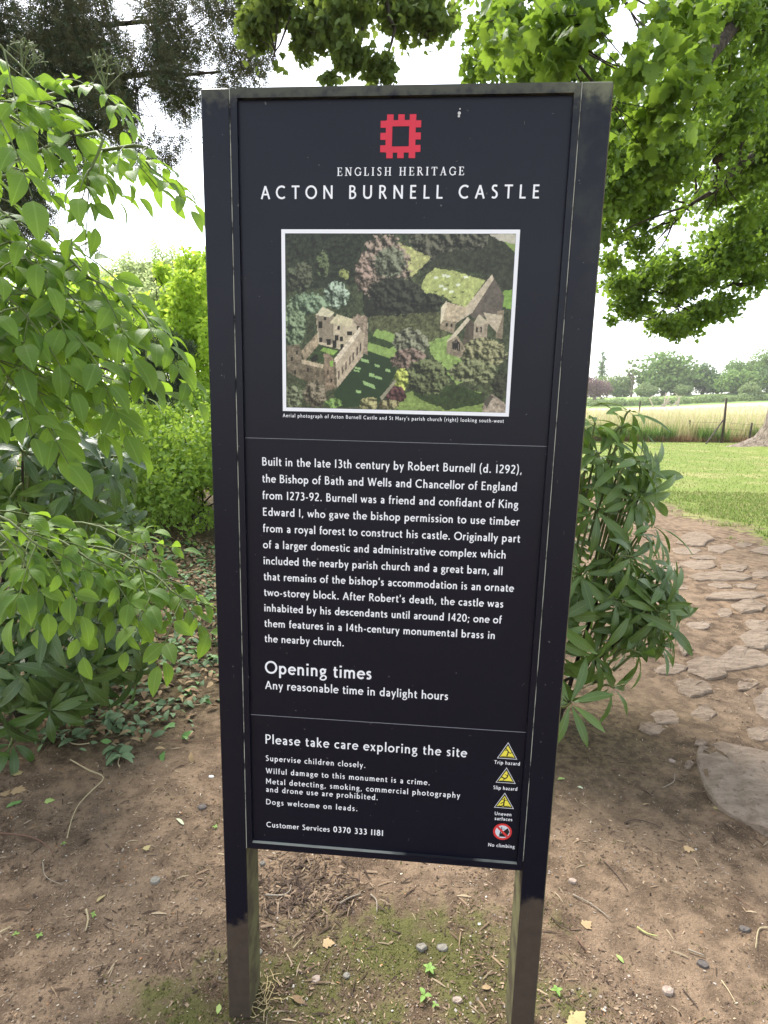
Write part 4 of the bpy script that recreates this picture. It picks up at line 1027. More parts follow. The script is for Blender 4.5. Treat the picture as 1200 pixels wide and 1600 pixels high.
for tip in ((170,40,7.2),(345,112,7.2),(215,190,7.1),(20,265,7.6),(290,30,7.4),(130,150,7.3)):
    t = at(*tip); b0 = np.array([-7.05, 8.5, max(2.0, t[2]-.6)]); mid = b0*.4 + t*.6 + [0, 0, .25]; limb(yew, [b0, mid, t], .07, .012, M['bark_dark'], rg=rg, jit=.02); st += [mid, (mid+t)/2]
twigs_to(yew, YE, st, M['bark_dark'], rg, 4, .009)

# ---- hanging branch, top middle
HE = px_ells([(400,50,26,40,6.3),(520,50,30,40,6.1),(470,20,50,26,6.2),(425,25,42,42,6.2),(462,55,34,34,6.2),(418,75,24,34,6.3),(425,112,14,16,6.3),(560,30,52,48,6.0),(540,85,26,26,6),(590,80,34,34,6),(600,115,28,16,6),(512,120,16,10,6),(665,25,46,40,6.4),(672,68,16,18,6.4),(620,15,40,24,6.3),(498,14,30,20,6.2),(365,4,26,12,6.4)])
hb = empty('hanging_branch', tuple(at(540, -120, 6.2)), 'dark green leafy branches hanging down above the top of the sign', 'branch')
P, u = in_ellipsoids(rg, 8500, HE, .0); k = clump(P, 4.5, .43, 9); P = P[k]
LT = [lobed_t(.25, i) for i in range(3)]; LS = [lobed_small_t(.3, i) for i in range(4)]
leafy(hb, LT, P, unit(rand_dirs(rg, len(P), -.9)), rand_dirs(rg, len(P), .9), rg.uniform(.045, .08, len(P)), M['canopy_dark'], rg, 240)
lead = at(540, -120, 6.2); st = []
for tip in ((430,80,6.2),(560,90,6),(668,60,6.4),(600,110,6),(480,50,6.2)):
    t = at(*tip); mid = (lead*.35 + t*.65) + rg.normal(size=3)*.06; limb(hb, [lead, mid, t], .03, .006, M['bark_dark'], n=5, rg=rg, jit=.012); st += [mid, t]
twigs_to(hb, HE, st, M['bark_dark'], rg, 6, .006)
limb(hb, [lead + [0,0,.0], lead + [.6,.5,1.2], lead + [2.5,2,2.4]], .05, .09, M['bark_dark'], 'bough', 7)

# ---- big broadleaf tree on the right: trunk far off, boughs sweeping towards the sign
maple = empty('maple_tree', (15.4, 22.4, gz(15.4, 22.4)), 'huge spreading maple with bright green lobed leaves filling the upper right', 'tree')
def flare(root, c, h, r, seed):
    rg = np.random.default_rng(seed); n = 28; vs = []; ph = rg.uniform(0, 6.28, 3)
    lv = [(-.3, 2.6), (0, 2.1), (.2, 1.65), (.45, 1.32), (.9, 1.1), (1.6, 1.0), (3, .92), (5, .85), (h, .7)]
    for z, k in lv:
        for a in np.linspace(0, 2*np.pi, n, endpoint=False):
            f_ = 1 + (k-1)*(.55 + .75*max(0, math.sin(a*5 + ph[0])) ) + .05*math.sin(3*a+ph[1]) + rg.uniform(-.025, .025); vs.append((c[0] + r*f_*math.cos(a), c[1] + r*f_*math.sin(a), c[2] + z))
    fs = [(i*n+j, i*n+(j+1) % n, (i+1)*n+(j+1) % n, (i+1)*n+j) for i in range(len(lv)-1) for j in range(n)]
    mb = MB(); mb.add(vs, fs); return mb.build('trunk', M['bark'], root, True)
flare(maple, (15.25, 22.4, gz(15.4, 22.4)-.3), 8.0, .92, 3)
ME_near = px_ells([(800,30,75,40,3.6),(870,60,75,50,3.3),(925,35,70,45,3.4),(850,110,60,28,3.8),(985,75,70,55,3.2),(1035,150,60,50,3.5),(1000,205,50,45,3.8),(760,25,30,26,4.2),(1060,60,50,45,3.6),(1075,20,60,26,3.8)])
ME_mid = px_ells([(960,400,28,22,7),(1010,300,60,40,6.8),(1150,210,60,40,7),(1100,300,60,40,7.5),(1015,420,70,26,7.8),(1090,480,60,24,8.5),(955,280,30,50,6),(1040,505,34,18,8.3),(965,440,34,16,7.6),(755,30,38,50,5.5),(745,90,22,34,5.5),(820,90,70,40,5),(900,100,60,30,4.8),(1120,40,60,40,5.5),(1180,40,40,60,6),(1160,160,50,50,6.5),(1110,130,40,50,6),(1180,260,50,50,7),(1110,230,60,50,6.5),(1030,240,60,50,6),(975,260,38,60,6),(960,330,36,50,6.5),
    (985,380,50,30,7),(1050,330,50,34,7),(1130,320,70,46,7.5),(1180,370,50,50,8),(1110,400,70,40,8),(1050,440,64,34,8),(1000,450,50,26,8),(1120,450,56,32,8.5),(1062,492,46,22,8.5),(985,482,40,14,8),(1070,522,28,12,8.5),(950,500,16,8,8),(1175,430,34,22,8.5),(955,200,24,60,5.5),(1190,330,40,60,9),(1195,130,34,60,7)])
limbs = []
for pts, r0, r1 in (([(15.4,22.4,3.8), at(1290,180,14), at(1180,180,9), at(1120,250,7)], .26, .05), ([(15.4,22.4,3.4), at(1330,330,15), at(1230,360,11), at(1110,400,8.5), at(1060,480,8.4)], .22, .02),
                    ([(15.4,22.4,5), at(1420,-60,12), at(1240,-40,7.5), at(1152,37,5.6), at(1085,118,4.9), at(1010,170,4.6)], .13, .012), ([at(1240,-40,7.5), at(1100,-50,5), at(960,-10,3.9), at(860,50,3.5)], .09, .015),
                    ([at(1240,120,9), at(1200,215,7.5), at(1155,262,6.8), at(1080,320,6.8)], .09, .02), ([at(960,-40,5), at(830,-20,5.2), at(760,40,5.3)], .04, .008), ([at(1260,300,11), at(1200,420,9), at(1130,450,8.5)], .08, .015)):
    limb(maple, pts, r0, r1, M['bark_dark'], rg=rg, jit=.015); limbs += [np.array(p, float) for p in pts[1:]]
P, u = in_ellipsoids(rg, 60000, ME_mid, .0); k = clump(P, 4.2, .465, 15); P, u = P[k], u[k]
stuff_leaves('crown', LS, P, rand_dirs(rg, len(P), -.7), rand_dirs(rg, len(P), 1.0), rg.uniform(.032, .075, len(P)), M['canopy'], rg, maple)
P, u = in_ellipsoids(rg, 2100, ME_near, .0); k = clump(P, 6, .46, 16); P, u = P[k], u[k]
leafy(maple, LT, P, unit(rand_dirs(rg, len(P), -.6)), rand_dirs(rg, len(P), 1.3), rg.uniform(.04, .10, len(P)), M['canopy'], rg, 290, rest='inner_leaves')
twigs_to(maple, ME_mid, limbs, M['bark_dark'], rg, 5, .012); twigs_to(maple, ME_near, limbs, M['bark_dark'], rg, 5, .006)
# high crown out of the picture, which shades the ground here
HC = [((4.5,7.5,8.0),(3.5,3,1.2)), ((8.5,11,9),(4,4,1.8)), ((13,17,9),(5,5,2.5)), ((12,13,8),(4,4,2)), ((1.5,4.5,7.5),(2.5,2,.8)), ((17,24,10),(6,6,3))]
P, u = in_ellipsoids(rg, 9000, [(np.array(c), np.array(r)) for c, r in HC], .3)
stuff_leaves('upper_crown', [small_t(.8)], P, rand_dirs(rg, len(P), -.3), rand_dirs(rg, len(P), .6), rg.uniform(.14, .26, len(P)), M['canopy'], rg, maple)

# ---- pale cedar crown beyond the hedge
rg = np.random.default_rng(31)
ced = at(225, 470, 24); cedar = empty('cedar_tree', (ced[0], ced[1], gz(ced[0], ced[1])), 'pale green flat topped cedar showing above the shrubs left of the sign', 'tree')
CE = px_ells([(200,478,110,30,24),(260,455,80,28,25),(150,455,60,22,24.5),(215,435,50,18,25),(300,480,60,34,24),(265,425,36,14,25),(110,490,70,34,24),(330,440,40,30,26),(200,520,140,30,24)])
P, u = in_ellipsoids(rg, 14000, CE, .35)
stuff_leaves('crown', [needle_t(i, 5) for i in range(3)], P, unit(u*[1,1,.1] + rand_dirs(rg, len(P))*.5), unit(np.array([0,0,1.0]) + rand_dirs(rg, len(P))*.25), rg.uniform(.28, .55, len(P)), M['cedar'], rg, cedar)
mb = MB(); TP, TD = [], []
for px, py0, py1 in ((205,430,392),(242,428,386),(272,425,398),(222,430,410),(187,440,412),(298,440,418),(258,428,404)):
    a, b = at(px, py0+14, 24.5), at(px + rg.uniform(-6,6), py1, 24.5); mb.tube([a, b], [.05, .012], 4)
    for t in np.linspace(.15, 1, 16):
        for s_ in (-1, 1): TP.append(a + (b-a)*t); TD.append([s_*(1.1-t), rg.uniform(-.3,.3), .35])
mb.build('leader_shoot', M['bark'], cedar)
stuff_leaves('shoot_needles', [needle_t(8, 6)], np.array(TP), unit(np.array(TD)), np.tile([0,0,1.0], (len(TP), 1)), np.full(len(TP), .42), M['cedar'], rg, cedar)
limb(cedar, [(ced[0], ced[1], -.2), (ced[0], ced[1], 2), (ced[0]+.3, ced[1], 4)], .45, .15, M['bark'], 'trunk', 9)

# ---- bright lime shrubs behind the left side
rg = np.random.default_rng(41)
def shrub(name, root, ells, n, tm, mat, size, label, cat, hollow=.25, thr=.38, f=1.8, stems=6, stem_mat=None, up=.5, down=-.25, seed=1, group=None, r=.02):
    e = empty(name, root, label, cat, group); P, u = in_ellipsoids(rg, n, ells, hollow)
    z = ground_h(P[:, 0], P[:, 1]); k = clump(P, f, thr, seed) & (P[:, 2] > z + .03); P, u = P[k], u[k]
    stuff_leaves('foliage', tm, P, unit(u*.4 + rand_dirs(rg, len(P), down)), unit(rand_dirs(rg, len(P), up) + u*.3), rg.uniform(*size, len(P)), mat, rg, e)
    for i in range(stems):
        c, rd = ells[i % len(ells)]; b0 = np.array([root[0] + rg.uniform(-.25,.25), root[1] + rg.uniform(-.2,.2), root[2]-.05]); t = np.array(c) + rand_dirs(rg, 1)[0]*rd*.6
        limb(e, [b0, b0*.55 + t*.45 + [0,0,.25], t], r, r*.3, stem_mat or M['bark_dark'], 'stem', 5)
    twigs_to(e, ells, [np.array(c) for c, _ in ells], stem_mat or M['bark_dark'], rg, 6, .007); return e
ST = [small_t(.55, .25, .15), small_t(.5, .1, .2), small_t(.62, .3, .1)]
LE1 = px_ells([(250,700,60,50,7.9),(320,720,40,40,7.8),(180,480,50,36,9.2),(300,470,42,50,8.6),(320,560,50,60,8.6),(275,520,50,50,9),(300,640,50,50,8.2),(250,610,60,50,8.8),(330,430,18,26,8.8)])
LE1 = LE1 + px_ells([(rg.uniform(210,345), rg.uniform(405,560), rg.uniform(8,22), rg.uniform(12,34), rg.uniform(7.6,9.2)) for _ in range(34)])
shrub('lime_shrub', (-2.9, 8.8, gz(-2.9, 8.8)), LE1, 28000, ST, M['lime'], (.05,.10), 'bright lime green leafy shrub directly behind the left post', 'shrub', seed=3, thr=.34)
LE2 = px_ells([(130,690,110,50,9.5),(210,660,70,40,9.5),(-120,640,80,90,10),(90,470,60,50,10),(200,510,50,40,10),(160,560,80,60,9.5),(60,540,80,90,9.5),(150,640,90,50,9),(30,640,80,60,9),(10,440,60,60,10),(-60,560,60,90,9.5)])
shrub('lime_shrub', (-5.2, 9.6, gz(-5.2, 9.6)), LE2, 18000, ST, M['lime'], (.05,.10), 'bright green shrub glowing through gaps in the elder leaves', 'shrub', seed=4, thr=.34)
# hedge continuing out of sight behind the sign
LE3 = [(np.array([x, 9.5 + .4*math.sin(x*3), 1.0]), np.array([.9, .8, rg.uniform(.9, 1.2)])) for x in (-1.4, -.3, .8)]
shrub('hedge_shrub', (-.3, 9.5, gz(-.3, 9.5)), LE3, 7000, ST, M['bramble'], (.06,.11), 'green hedge shrub mostly hidden behind the sign panel', 'shrub', seed=6)
# ---- brambles and undergrowth
BE = [(np.array([-2.15,6.2,.75]), np.array([.7,.4,.55])), (np.array([-2.9,6.3,.8]), np.array([.7,.5,.6])),(np.array([-1.75,6.6,1.05]), np.array([.45,.4,.5])),(np.array([-2.05,6.9,.62]), np.array([.85,.7,.85])), (np.array([-2.9,7.1,.7]), np.array([.9,.7,.9])), (np.array([-1.5,7.4,.5]), np.array([.6,.6,.8])), (np.array([-3.6,6.8,.55]), np.array([.8,.8,.9])), (np.array([-2.3,6.3,.3]), np.array([.6,.45,.42])), (np.array([-.8,7.6,.5]), np.array([.8,.6,.8])), (np.array([-2.6,7.6,1.1]), np.array([.9,.5,.6])), (np.array([-4.6,6.9,.6]), np.array([.9,.7,.9]))]
BE = BE + [(np.array([rg.uniform(-3.4,-1.2), rg.uniform(5.9,7), rg.uniform(.5,1.6)]), np.array([1,1,1])*rg.uniform(.12,.32)) for _ in range(26)]
shrub('bramble_thicket', (-2.4, 6.9, gz(-2.4, 6.9)), BE, 34000, ST, M['bramble'], (.035,.075), 'tangled bramble thicket with small dark and light leaves left of the post', 'bramble', hollow=.35, seed=8, thr=.30, f=3, stems=10, r=.012)
# ---- yew sprig in front of the lime shrub
SE_ = px_ells([(222,560,26,30,4.6),(262,545,18,24,4.5),(288,555,16,18,4.5),(250,600,32,18,4.6),(232,620,22,14,4.6),(275,590,14,20,4.5),(272,618,12,16,4.5),(215,600,20,20,4.7),(205,530,12,26,4.7)])
sp = empty('yew_bough', tuple(at(60, 560, 5.2)), 'dark needled yew bough poking out in front of the lime shrub', 'branch')
P, u = in_ellipsoids(rg, 4200, SE_, .0); k = clump(P, 9, .42, 3); P, u = P[k], u[k]
stuff_leaves('foliage', T_n, P, unit(u*.5 + rand_dirs(rg, len(P), .8)), rand_dirs(rg, len(P)), rg.uniform(.035, .06, len(P)), leaf_mat('sprig_needles', (.018,.035,.022), (.06,.085,.04), .08, None, .7, .2), rg, sp)
for t in ((290,560),(245,605),(275,625),(225,545)): limb(sp, [at(60,560,5.2), at(160,575,4.8), at(t[0],t[1],4.5)], .014, .003, M['bark_dark'], n=5)

# ---- laurel / rhododendron bushes with whorled leathery leaves
LL = [leaf_t(6, .27, .25, .25, .55, 1.2, .012, i) for i in range(3)] + [leaf_t(6, .28, .42, .2, .5, 1, .012, 7)]
def whorls(spots, axes, rg, size=(.10, .155), n=(6, 10), pol=(62, 112), droop=-.22):
    P, D, Nn, S_ = [], [], [], []
    for c, a in zip(spots, axes):
        a = unit(a); k = int(rg.integers(*n)); x = unit(np.cross(a, rand_dirs(rg, 1)[0])); y = np.cross(a, x); s = rg.uniform(*size)
        for i in range(k):
            ph = 2*np.pi*i/k + rg.uniform(-.25, .25); th = math.radians(rg.uniform(*pol)); r_ = math.cos(ph)*x + math.sin(ph)*y
            d = math.sin(th)*r_ + math.cos(th)*a + [0, 0, droop]
            P.append(c + d*.012 - a*rg.uniform(0, .02)); D.append(d); Nn.append(a*1.0 + r_*.2 + rg.normal(size=3)*.12); S_.append(s*rg.uniform(.75, 1.15))
    return np.array(P), unit(np.array(D)), unit(np.array(Nn)), np.array(S_)
def laurel(root, ells, nw, mat, label, rg, front=.75, singles=300, extra=(), group=None, stems=7, inner=420, size=(.10,.155), droop=-.22, tm=None):
    e = empty('laurel_bush', root, label, 'shrub', group)
    vol = np.array([np.prod(r)**.66 for _, r in ells]); ks = rg.choice(len(ells), nw*4, p=vol/vol.sum()); sp_, ax_ = [], []
    for k in ks:
        c, r = np.array(ells[k][0]), np.array(ells[k][1]); u = rand_dirs(rg, 1)[0]
        if u[1] > .35 and rg.random() < front: continue
        p = c + u*r*rg.uniform(.78, 1.0)
        if any((((p - c2)/np.array(r2))**2).sum() < .6 for c2, r2 in ells): continue
        if p[2] < gz(p[0], p[1]) + .12: continue
        sp_.append(p); ax_.append(unit(u + [0, -.35, .35] + rg.normal(size=3)*.2))
        if len(sp_) >= nw: break
    for p, a in extra: sp_.append(np.array(p)); ax_.append(np.array(a))
    P, D, Nn, S_ = whorls(sp_, ax_, rg, size, droop=droop)
    leafy(e, tm or LL, P, D, Nn, S_, mat, rg, singles)
    Pi, ui = in_ellipsoids(rg, inner, [(c, np.array(r)*.8) for c, r in ells], .0); Pi = Pi[Pi[:, 2] > .05]
    stuff_leaves('inner_leaves', LL, Pi, rand_dirs(rg, len(Pi), -.8), rand_dirs(rg, len(Pi), .3), rg.uniform(.08, .13, len(Pi)), mat, rg, e, True)
    for i in range(stems):
        t = sp_[int(rg.integers(len(sp_)))]; b0 = np.array([root[0] + rg.uniform(-.15,.15), root[1] + rg.uniform(-.12,.12), root[2]-.04]); limb(e, [b0, b0*.5 + t*.5 + [0,0,.1], t - [0,0,.04]], .012, .004, M['bark_dark'], 'stem', 5)
    mb = MB()
    for p, a in zip(sp_, ax_):
        q = root*.35 + p*.65; q = np.array([q[0], q[1], max(q[2], .1)]); mb.tube(catmull([q, p - a*.08, p], 4), [.006]*4 + [.005]*5, 4, cap=False)
    o = mb.build('shoot', M['stem'], e, True); o['kind'] = 'stuff'; return e
rg = np.random.default_rng(55)
c0 = np.array([-1.72, 2.62, gz(-1.72, 2.62)])
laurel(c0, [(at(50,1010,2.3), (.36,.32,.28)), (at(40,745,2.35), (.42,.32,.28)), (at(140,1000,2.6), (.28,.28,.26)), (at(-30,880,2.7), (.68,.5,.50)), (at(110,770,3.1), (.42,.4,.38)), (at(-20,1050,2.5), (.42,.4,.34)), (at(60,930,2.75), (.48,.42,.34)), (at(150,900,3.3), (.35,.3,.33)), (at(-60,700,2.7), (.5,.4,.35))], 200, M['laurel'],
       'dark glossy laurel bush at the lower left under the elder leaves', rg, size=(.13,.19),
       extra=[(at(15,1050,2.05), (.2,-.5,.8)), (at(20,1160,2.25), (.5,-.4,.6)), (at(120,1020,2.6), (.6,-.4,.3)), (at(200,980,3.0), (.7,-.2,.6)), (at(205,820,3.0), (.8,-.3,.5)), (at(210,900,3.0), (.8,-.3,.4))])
LR = [leaf_t(6, w_, b_, .22, .56, 1.2, .012, i) for i, (w_, b_) in enumerate(((.22, .10), (.20, .24), (.235, .17), (.195, .36)))]
c1 = np.array([.80, 2.80, gz(.80, 2.80)])
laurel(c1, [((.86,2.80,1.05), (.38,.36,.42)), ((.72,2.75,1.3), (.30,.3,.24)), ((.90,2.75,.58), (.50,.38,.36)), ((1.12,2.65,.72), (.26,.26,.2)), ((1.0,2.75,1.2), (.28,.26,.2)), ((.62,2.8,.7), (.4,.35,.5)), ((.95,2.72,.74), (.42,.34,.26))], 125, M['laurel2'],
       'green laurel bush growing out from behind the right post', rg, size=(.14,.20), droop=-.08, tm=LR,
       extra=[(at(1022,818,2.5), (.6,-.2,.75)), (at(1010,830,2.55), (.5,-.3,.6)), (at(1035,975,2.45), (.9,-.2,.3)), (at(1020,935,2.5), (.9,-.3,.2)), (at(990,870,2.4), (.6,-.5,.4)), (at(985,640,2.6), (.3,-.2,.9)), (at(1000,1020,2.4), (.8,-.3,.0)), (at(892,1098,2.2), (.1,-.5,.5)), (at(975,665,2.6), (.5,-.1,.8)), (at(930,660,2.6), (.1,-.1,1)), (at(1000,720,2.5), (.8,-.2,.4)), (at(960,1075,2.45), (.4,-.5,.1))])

# ---- elder with large compound leaves, left foreground
rg = np.random.default_rng(66)
EL = [leaf_t(7, w_, b_, f_, .44, 1.0, .012, i) for i, (w_, b_, f_) in enumerate(((.52, .2, .3), (.46, .34, .22), (.55, .1, .38), (.42, .28, .3)))] + [leaf_t(7, .50, .40, .12, .44, 1, .008, 9)]
elder = empty('elder_shrub', (-2.05, 2.1, gz(-2.05, 2.1)), 'big elder shrub with drooping compound leaves along the left edge', 'shrub')
EP, ED, EN, ES = [], [], [], []; rach = MB()
def compound(p, d, n, size):
    d = unit(d); n = unit(n - d*(n @ d)); x = np.cross(d, n); L_ = .155*size; pts = []
    for t in np.linspace(0, 1, 5): pts.append(p + d*L_*t + np.array([0, 0, -.35])*L_*t*t)
    pts = np.array(pts); rach.tube(pts, np.linspace(.0016, .0009, 5)*size*1.3, 4, cap=False)
    for t, ang, k in ((.42, 62, .80), (.42, -62, .80), (.74, 50, .95), (.74, -50, .95), (1.0, rg.uniform(-8, 8), 1.1)):
        i = t*4; a = int(min(i, 3)); q = pts[a] + (pts[a+1]-pts[a])*(i-a); th = math.radians(ang + rg.uniform(-10, 10))
        dd = unit(d*math.cos(th) + x*math.sin(th) + np.array([0, 0, -.38]) + rg.normal(size=3)*.1)
        EP.append(q + dd*.006); ED.append(dd); EN.append(unit(n + rg.normal(size=3)*.28)); ES.append(.076*size*k*rg.uniform(.85, 1.15))
def elder_branch(pts, leaf_from=.25, step=.055, size=1.0, r0=.008, spread=.9):
    q = catmull(pts, 8); limb(elder, pts, r0, .0025, M['stem'] if r0 < .009 else M['bark_dark'], 'branch', 6)
    seg = np.linalg.norm(np.diff(q, axis=0), axis=1); cum = np.r_[0, np.cumsum(seg)]; Lt = cum[-1]; s = Lt*leaf_from; side = 1
    while s < Lt:
        i = min(np.searchsorted(cum, s), len(q)-1); p = q[i]; t = unit(q[i] - q[i-1])
        for sg in ((side,) if rg.random() < .35 else (1, -1)):
            lat = unit(np.cross(t, [0, 0, 1.0]))*sg
            compound(p, t*.45 + lat*spread + rg.normal(size=3)*.3 + [0, -.12, -.25], np.array([0, -.35, 1.0]) + rg.normal(size=3)*.25, size*rg.uniform(.8, 1.15))
        side = -side; s += step*rg.uniform(.8, 1.3)
    compound(q[-1], t + [0, 0, -.3], np.array([0, -.3, 1.0]), size)
src = np.array([-2.05, 2.1, 0])
for z in (.9, 1.5, 2.1): pass
limb(elder, [src + [0,0,-.1], src + [.05,-.05,.9], src + [.12,-.1,1.9], src + [.2,-.2,2.6]], .035, .018, M['bark_dark'], 'trunk', 8)
limb(elder, [src + [.1,.05,-.1], src + [.3,-.1,.6], src + [.5,-.25,1.1]], .022, .012, M['bark_dark'], 'trunk', 8)
for tip, Y, h0, mid, sz, lf in (((128,240),1.55,2.1,(40,165,1.65),.85,.55), ((150,135),1.6,2.2,(70,150,1.7),.75,.75), ((135,290),1.5,1.9,(110,215,1.58),.85,.6), ((235,262),1.6,2.0,(160,235,1.62),.75,.8), ((5,75),1.5,2.2,(-60,60,1.6),1.0,.8), ((25,600),1.45,1.4,(-60,560,1.5),1.15,.65), ((2,190),1.4,2.0,(-70,170,1.5),1.0,.75),
    ((60,420),1.5,1.7,(-40,380,1.6),1.1,.6), ((150,440),1.6,1.6,(30,400,1.7),1.1,.5), ((215,480),1.7,1.6,(90,440,1.8),1.05,.55), ((245,535),1.75,1.5,(90,490,1.8),1.0,.6), ((140,560),1.6,1.5,(20,500,1.7),1.1,.5), ((165,610),1.8,1.4,(60,560,1.9),.95,.7), ((40,570),1.5,1.4,(-50,520,1.6),1.15,.6),
    ((30,480),1.45,1.6,(-60,440,1.5),1.15,.6), ((95,500),1.5,1.6,(-20,470,1.6),1.1,.6), ((190,530),2.0,1.5,(80,480,2.1),1.0,.6), ((15,340),1.5,1.8,(-70,310,1.6),1.05,.7), ((100,380),1.7,1.8,(0,350,1.8),1.0,.6),
    ((70,860),1.6,1.0,(-40,800,1.7),1.05,.65), ((160,885),1.7,1.0,(30,830,1.8),1.0,.6), ((255,905),1.8,1.0,(120,850,1.9),.95,.6), ((285,935),1.75,.95,(170,880,1.85),1.0,.75), ((215,850),1.9,1.0,(90,815,2.0),.9,.7), ((20,850),1.6,.95,(-60,810,1.7),1.1,.7), ((225,950),1.85,.95,(130,890,1.9),.9,.8), ((100,930),1.65,.95,(20,860,1.7),.9,.8)):
    t = at(*tip, Y); m_ = at(*mid); elder_branch([src + [.15, -.12, h0], m_, t], lf, .075, sz, .006 if tip != (128,240) else .010)
EP, ED, EN, ES = map(np.array, (EP, ED, EN, ES))
leafy(elder, EL, EP, ED, EN, ES, M['elder'], rg, 300)
o = rach.build('leaf_stalks', M['stem'], elder, True); o['kind'] = 'stuff'
# flower-stalk umbels
um = MB()
for c, d0 in ((at(165,140,1.6), (.3,0,.8)), (at(35,120,1.7), (.1,0,1)), (at(115,390,1.9), (.8,0,.2))):
    for i in range(5):
        e1 = c + unit(np.array(d0) + rg.normal(size=3)*.45)*.05; um.tube([c, e1], .0012, 4)
        for j in range(4):
            e2 = e1 + unit(np.array(d0) + rg.normal(size=3)*.6)*.03; um.tube([e1, e2], .0009, 4)
            for k in range(3): um.tube([e2, e2 + rand_dirs(rg, 1)[0]*.012], [.0007, .0018], 4)
o = um.build('flower_stalk', M['stem'], elder); o['kind'] = 'stuff'

# ================================================================ things lying on the ground
rg = np.random.default_rng(91)
dry = {'tan': plain('dry_leaf_tan', (.34,.24,.13), .8), 'yellow': plain('leaf_yellow', (.34,.28,.13), .7), 'pale': plain('leaf_underside_pale', (.46,.50,.33), .7), 'green': plain('fallen_leaf_green', (.12,.24,.06), .5, .4),
       'wilt': plain('wilted_grey_green', (.13,.20,.095), .6, .35), 'brown': plain('dead_leaf_brown', (.22,.145,.08), .85), 'lightgreen': plain('leaf_light_green', (.30,.40,.12), .6)}
def fallen(px, py, ln, col, label, shape='ovate', ang=None, curl=.25, group=None):
    ln *= .78 if shape == 'lobed' else 1
    c = ground_pt(px, py) + [0, 0, .006]
    V, T, U = (leaf_t(5, .45, curl, .12, .5, 1, .02, int(px)) if shape == 'ovate' else leaf_t(6, .26, curl, .2, .5, 1, .01, int(px)) if shape == 'long' else lobed_t(.9, int(px)))
    a = rg.uniform(0, 6.28) if ang is None else math.radians(ang); d = np.array([[math.cos(a), math.sin(a), .08]]); n_ = unit(np.array([[rg.normal()*.2, rg.normal()*.2, 1.0]]))
    P = c[None] - d*ln/2; V2, T2, U2 = batch([(V, T, U)], P, d, n_, np.array([ln]), rg)
    V2 = V2 - c; V2[:, 2] = np.maximum(V2[:, 2], -.003); o = link('fallen_leaf', mesh_np('fallen_leaf', V2, T2, U2, True, [dry[col]]), loc=tuple(c)); return tag(o, label, 'leaf', group)
for a in ((282,1285,.052,'pale','pale green willow shaped leaf lying alone left of the sign','long',-35), (230,1325,.035,'yellow','small curled yellow leaf on bare earth left of the post','lobed',60), (78,1252,.045,'lightgreen','yellow green leaf on the earth near the left laurel','lobed',10),
          (23,1257,.06,'green','dark green leaf on the ground at the far left','ovate',50), (30,1236,.07,'tan','crumpled tan leaf at the left edge beneath the laurel','lobed',0), (10,1240,.05,'tan','smaller tan leaf touching the left edge of the picture','lobed',80),
          (28,1208,.05,'yellow','pale yellow curled leaf just under the laurel','lobed',120), (158,1405,.035,'yellow','small upright yellow leaf halfway down the left earth','ovate',70), (1077,1327,.05,'tan','tan oak leaf on the earth below the big stone','lobed',-15),
          (918,1445,.045,'tan','crumpled dry leaf beside the right post foot','lobed',30), (969,1500,.030,'lightgreen','short pale green leaf scrap right of the sign','ovate',-60), (905,1590,.06,'yellow','pale yellow lobed leaf at the bottom right of the sign','lobed',40),
          (1118,1263,.028,'yellow','small yellow leaf lying on the edge of the big stone','lobed',80), (877,1218,.04,'lightgreen','green leaf tucked against the right post','ovate',20), (907,1232,.025,'pale','small pale leaf near the right post','ovate',-20),
          (514,1474,.045,'tan','crumpled tan leaf on the moss between the posts','lobed',0), (466,1564,.045,'brown','curled brown leaf near the left post foot','ovate',-20), (342,1578,.03,'lightgreen','pale green leaf tip left of the left post','ovate',90),
          (1010,1258,.04,'tan','thin curled tan leaf right of the sign in bare earth','long',20), (895,1600,.05,'yellow','yellow leaf cut by the bottom edge right of the post','lobed',90), (760,1545,.03,'tan','tiny tan leaf on moss by the right post','ovate',10)):
    fallen(*a[:6], ang=a[6])
def stick(pts, r, mat, label, name='stick', forks=()):
    P = [ground_pt(*p) + [0, 0, r + .003 + rg.uniform(0, .004)] for p in pts]; c = P[0].copy(); mb = MB(); q = catmull([p - c for p in P], 4)
    mb.tube(q, np.linspace(r, r*.55, len(q)) * rg.uniform(.85, 1.15, len(q)), 6)
    for f_ in forks:
        F_ = catmull([ground_pt(*p) + [0, 0, r + .004] - c for p in f_], 3); mb.tube(F_, np.linspace(r*.6, r*.3, len(F_)), 5)
    return tag(mb.build(name, mat, None, True, loc=tuple(c)), label, 'stick')
tw = {'pale': plain('peeled_twig', (.40,.33,.2), .8), 'brown': plain('brown_twig', (.16,.09,.06), .8), 'dark': plain('dark_twig', (.075,.052,.04), .85), 'grey': plain('grey_twig', (.26,.22,.17), .85), 'lime': plain('lichened_twig', (.42,.42,.17), .8)}
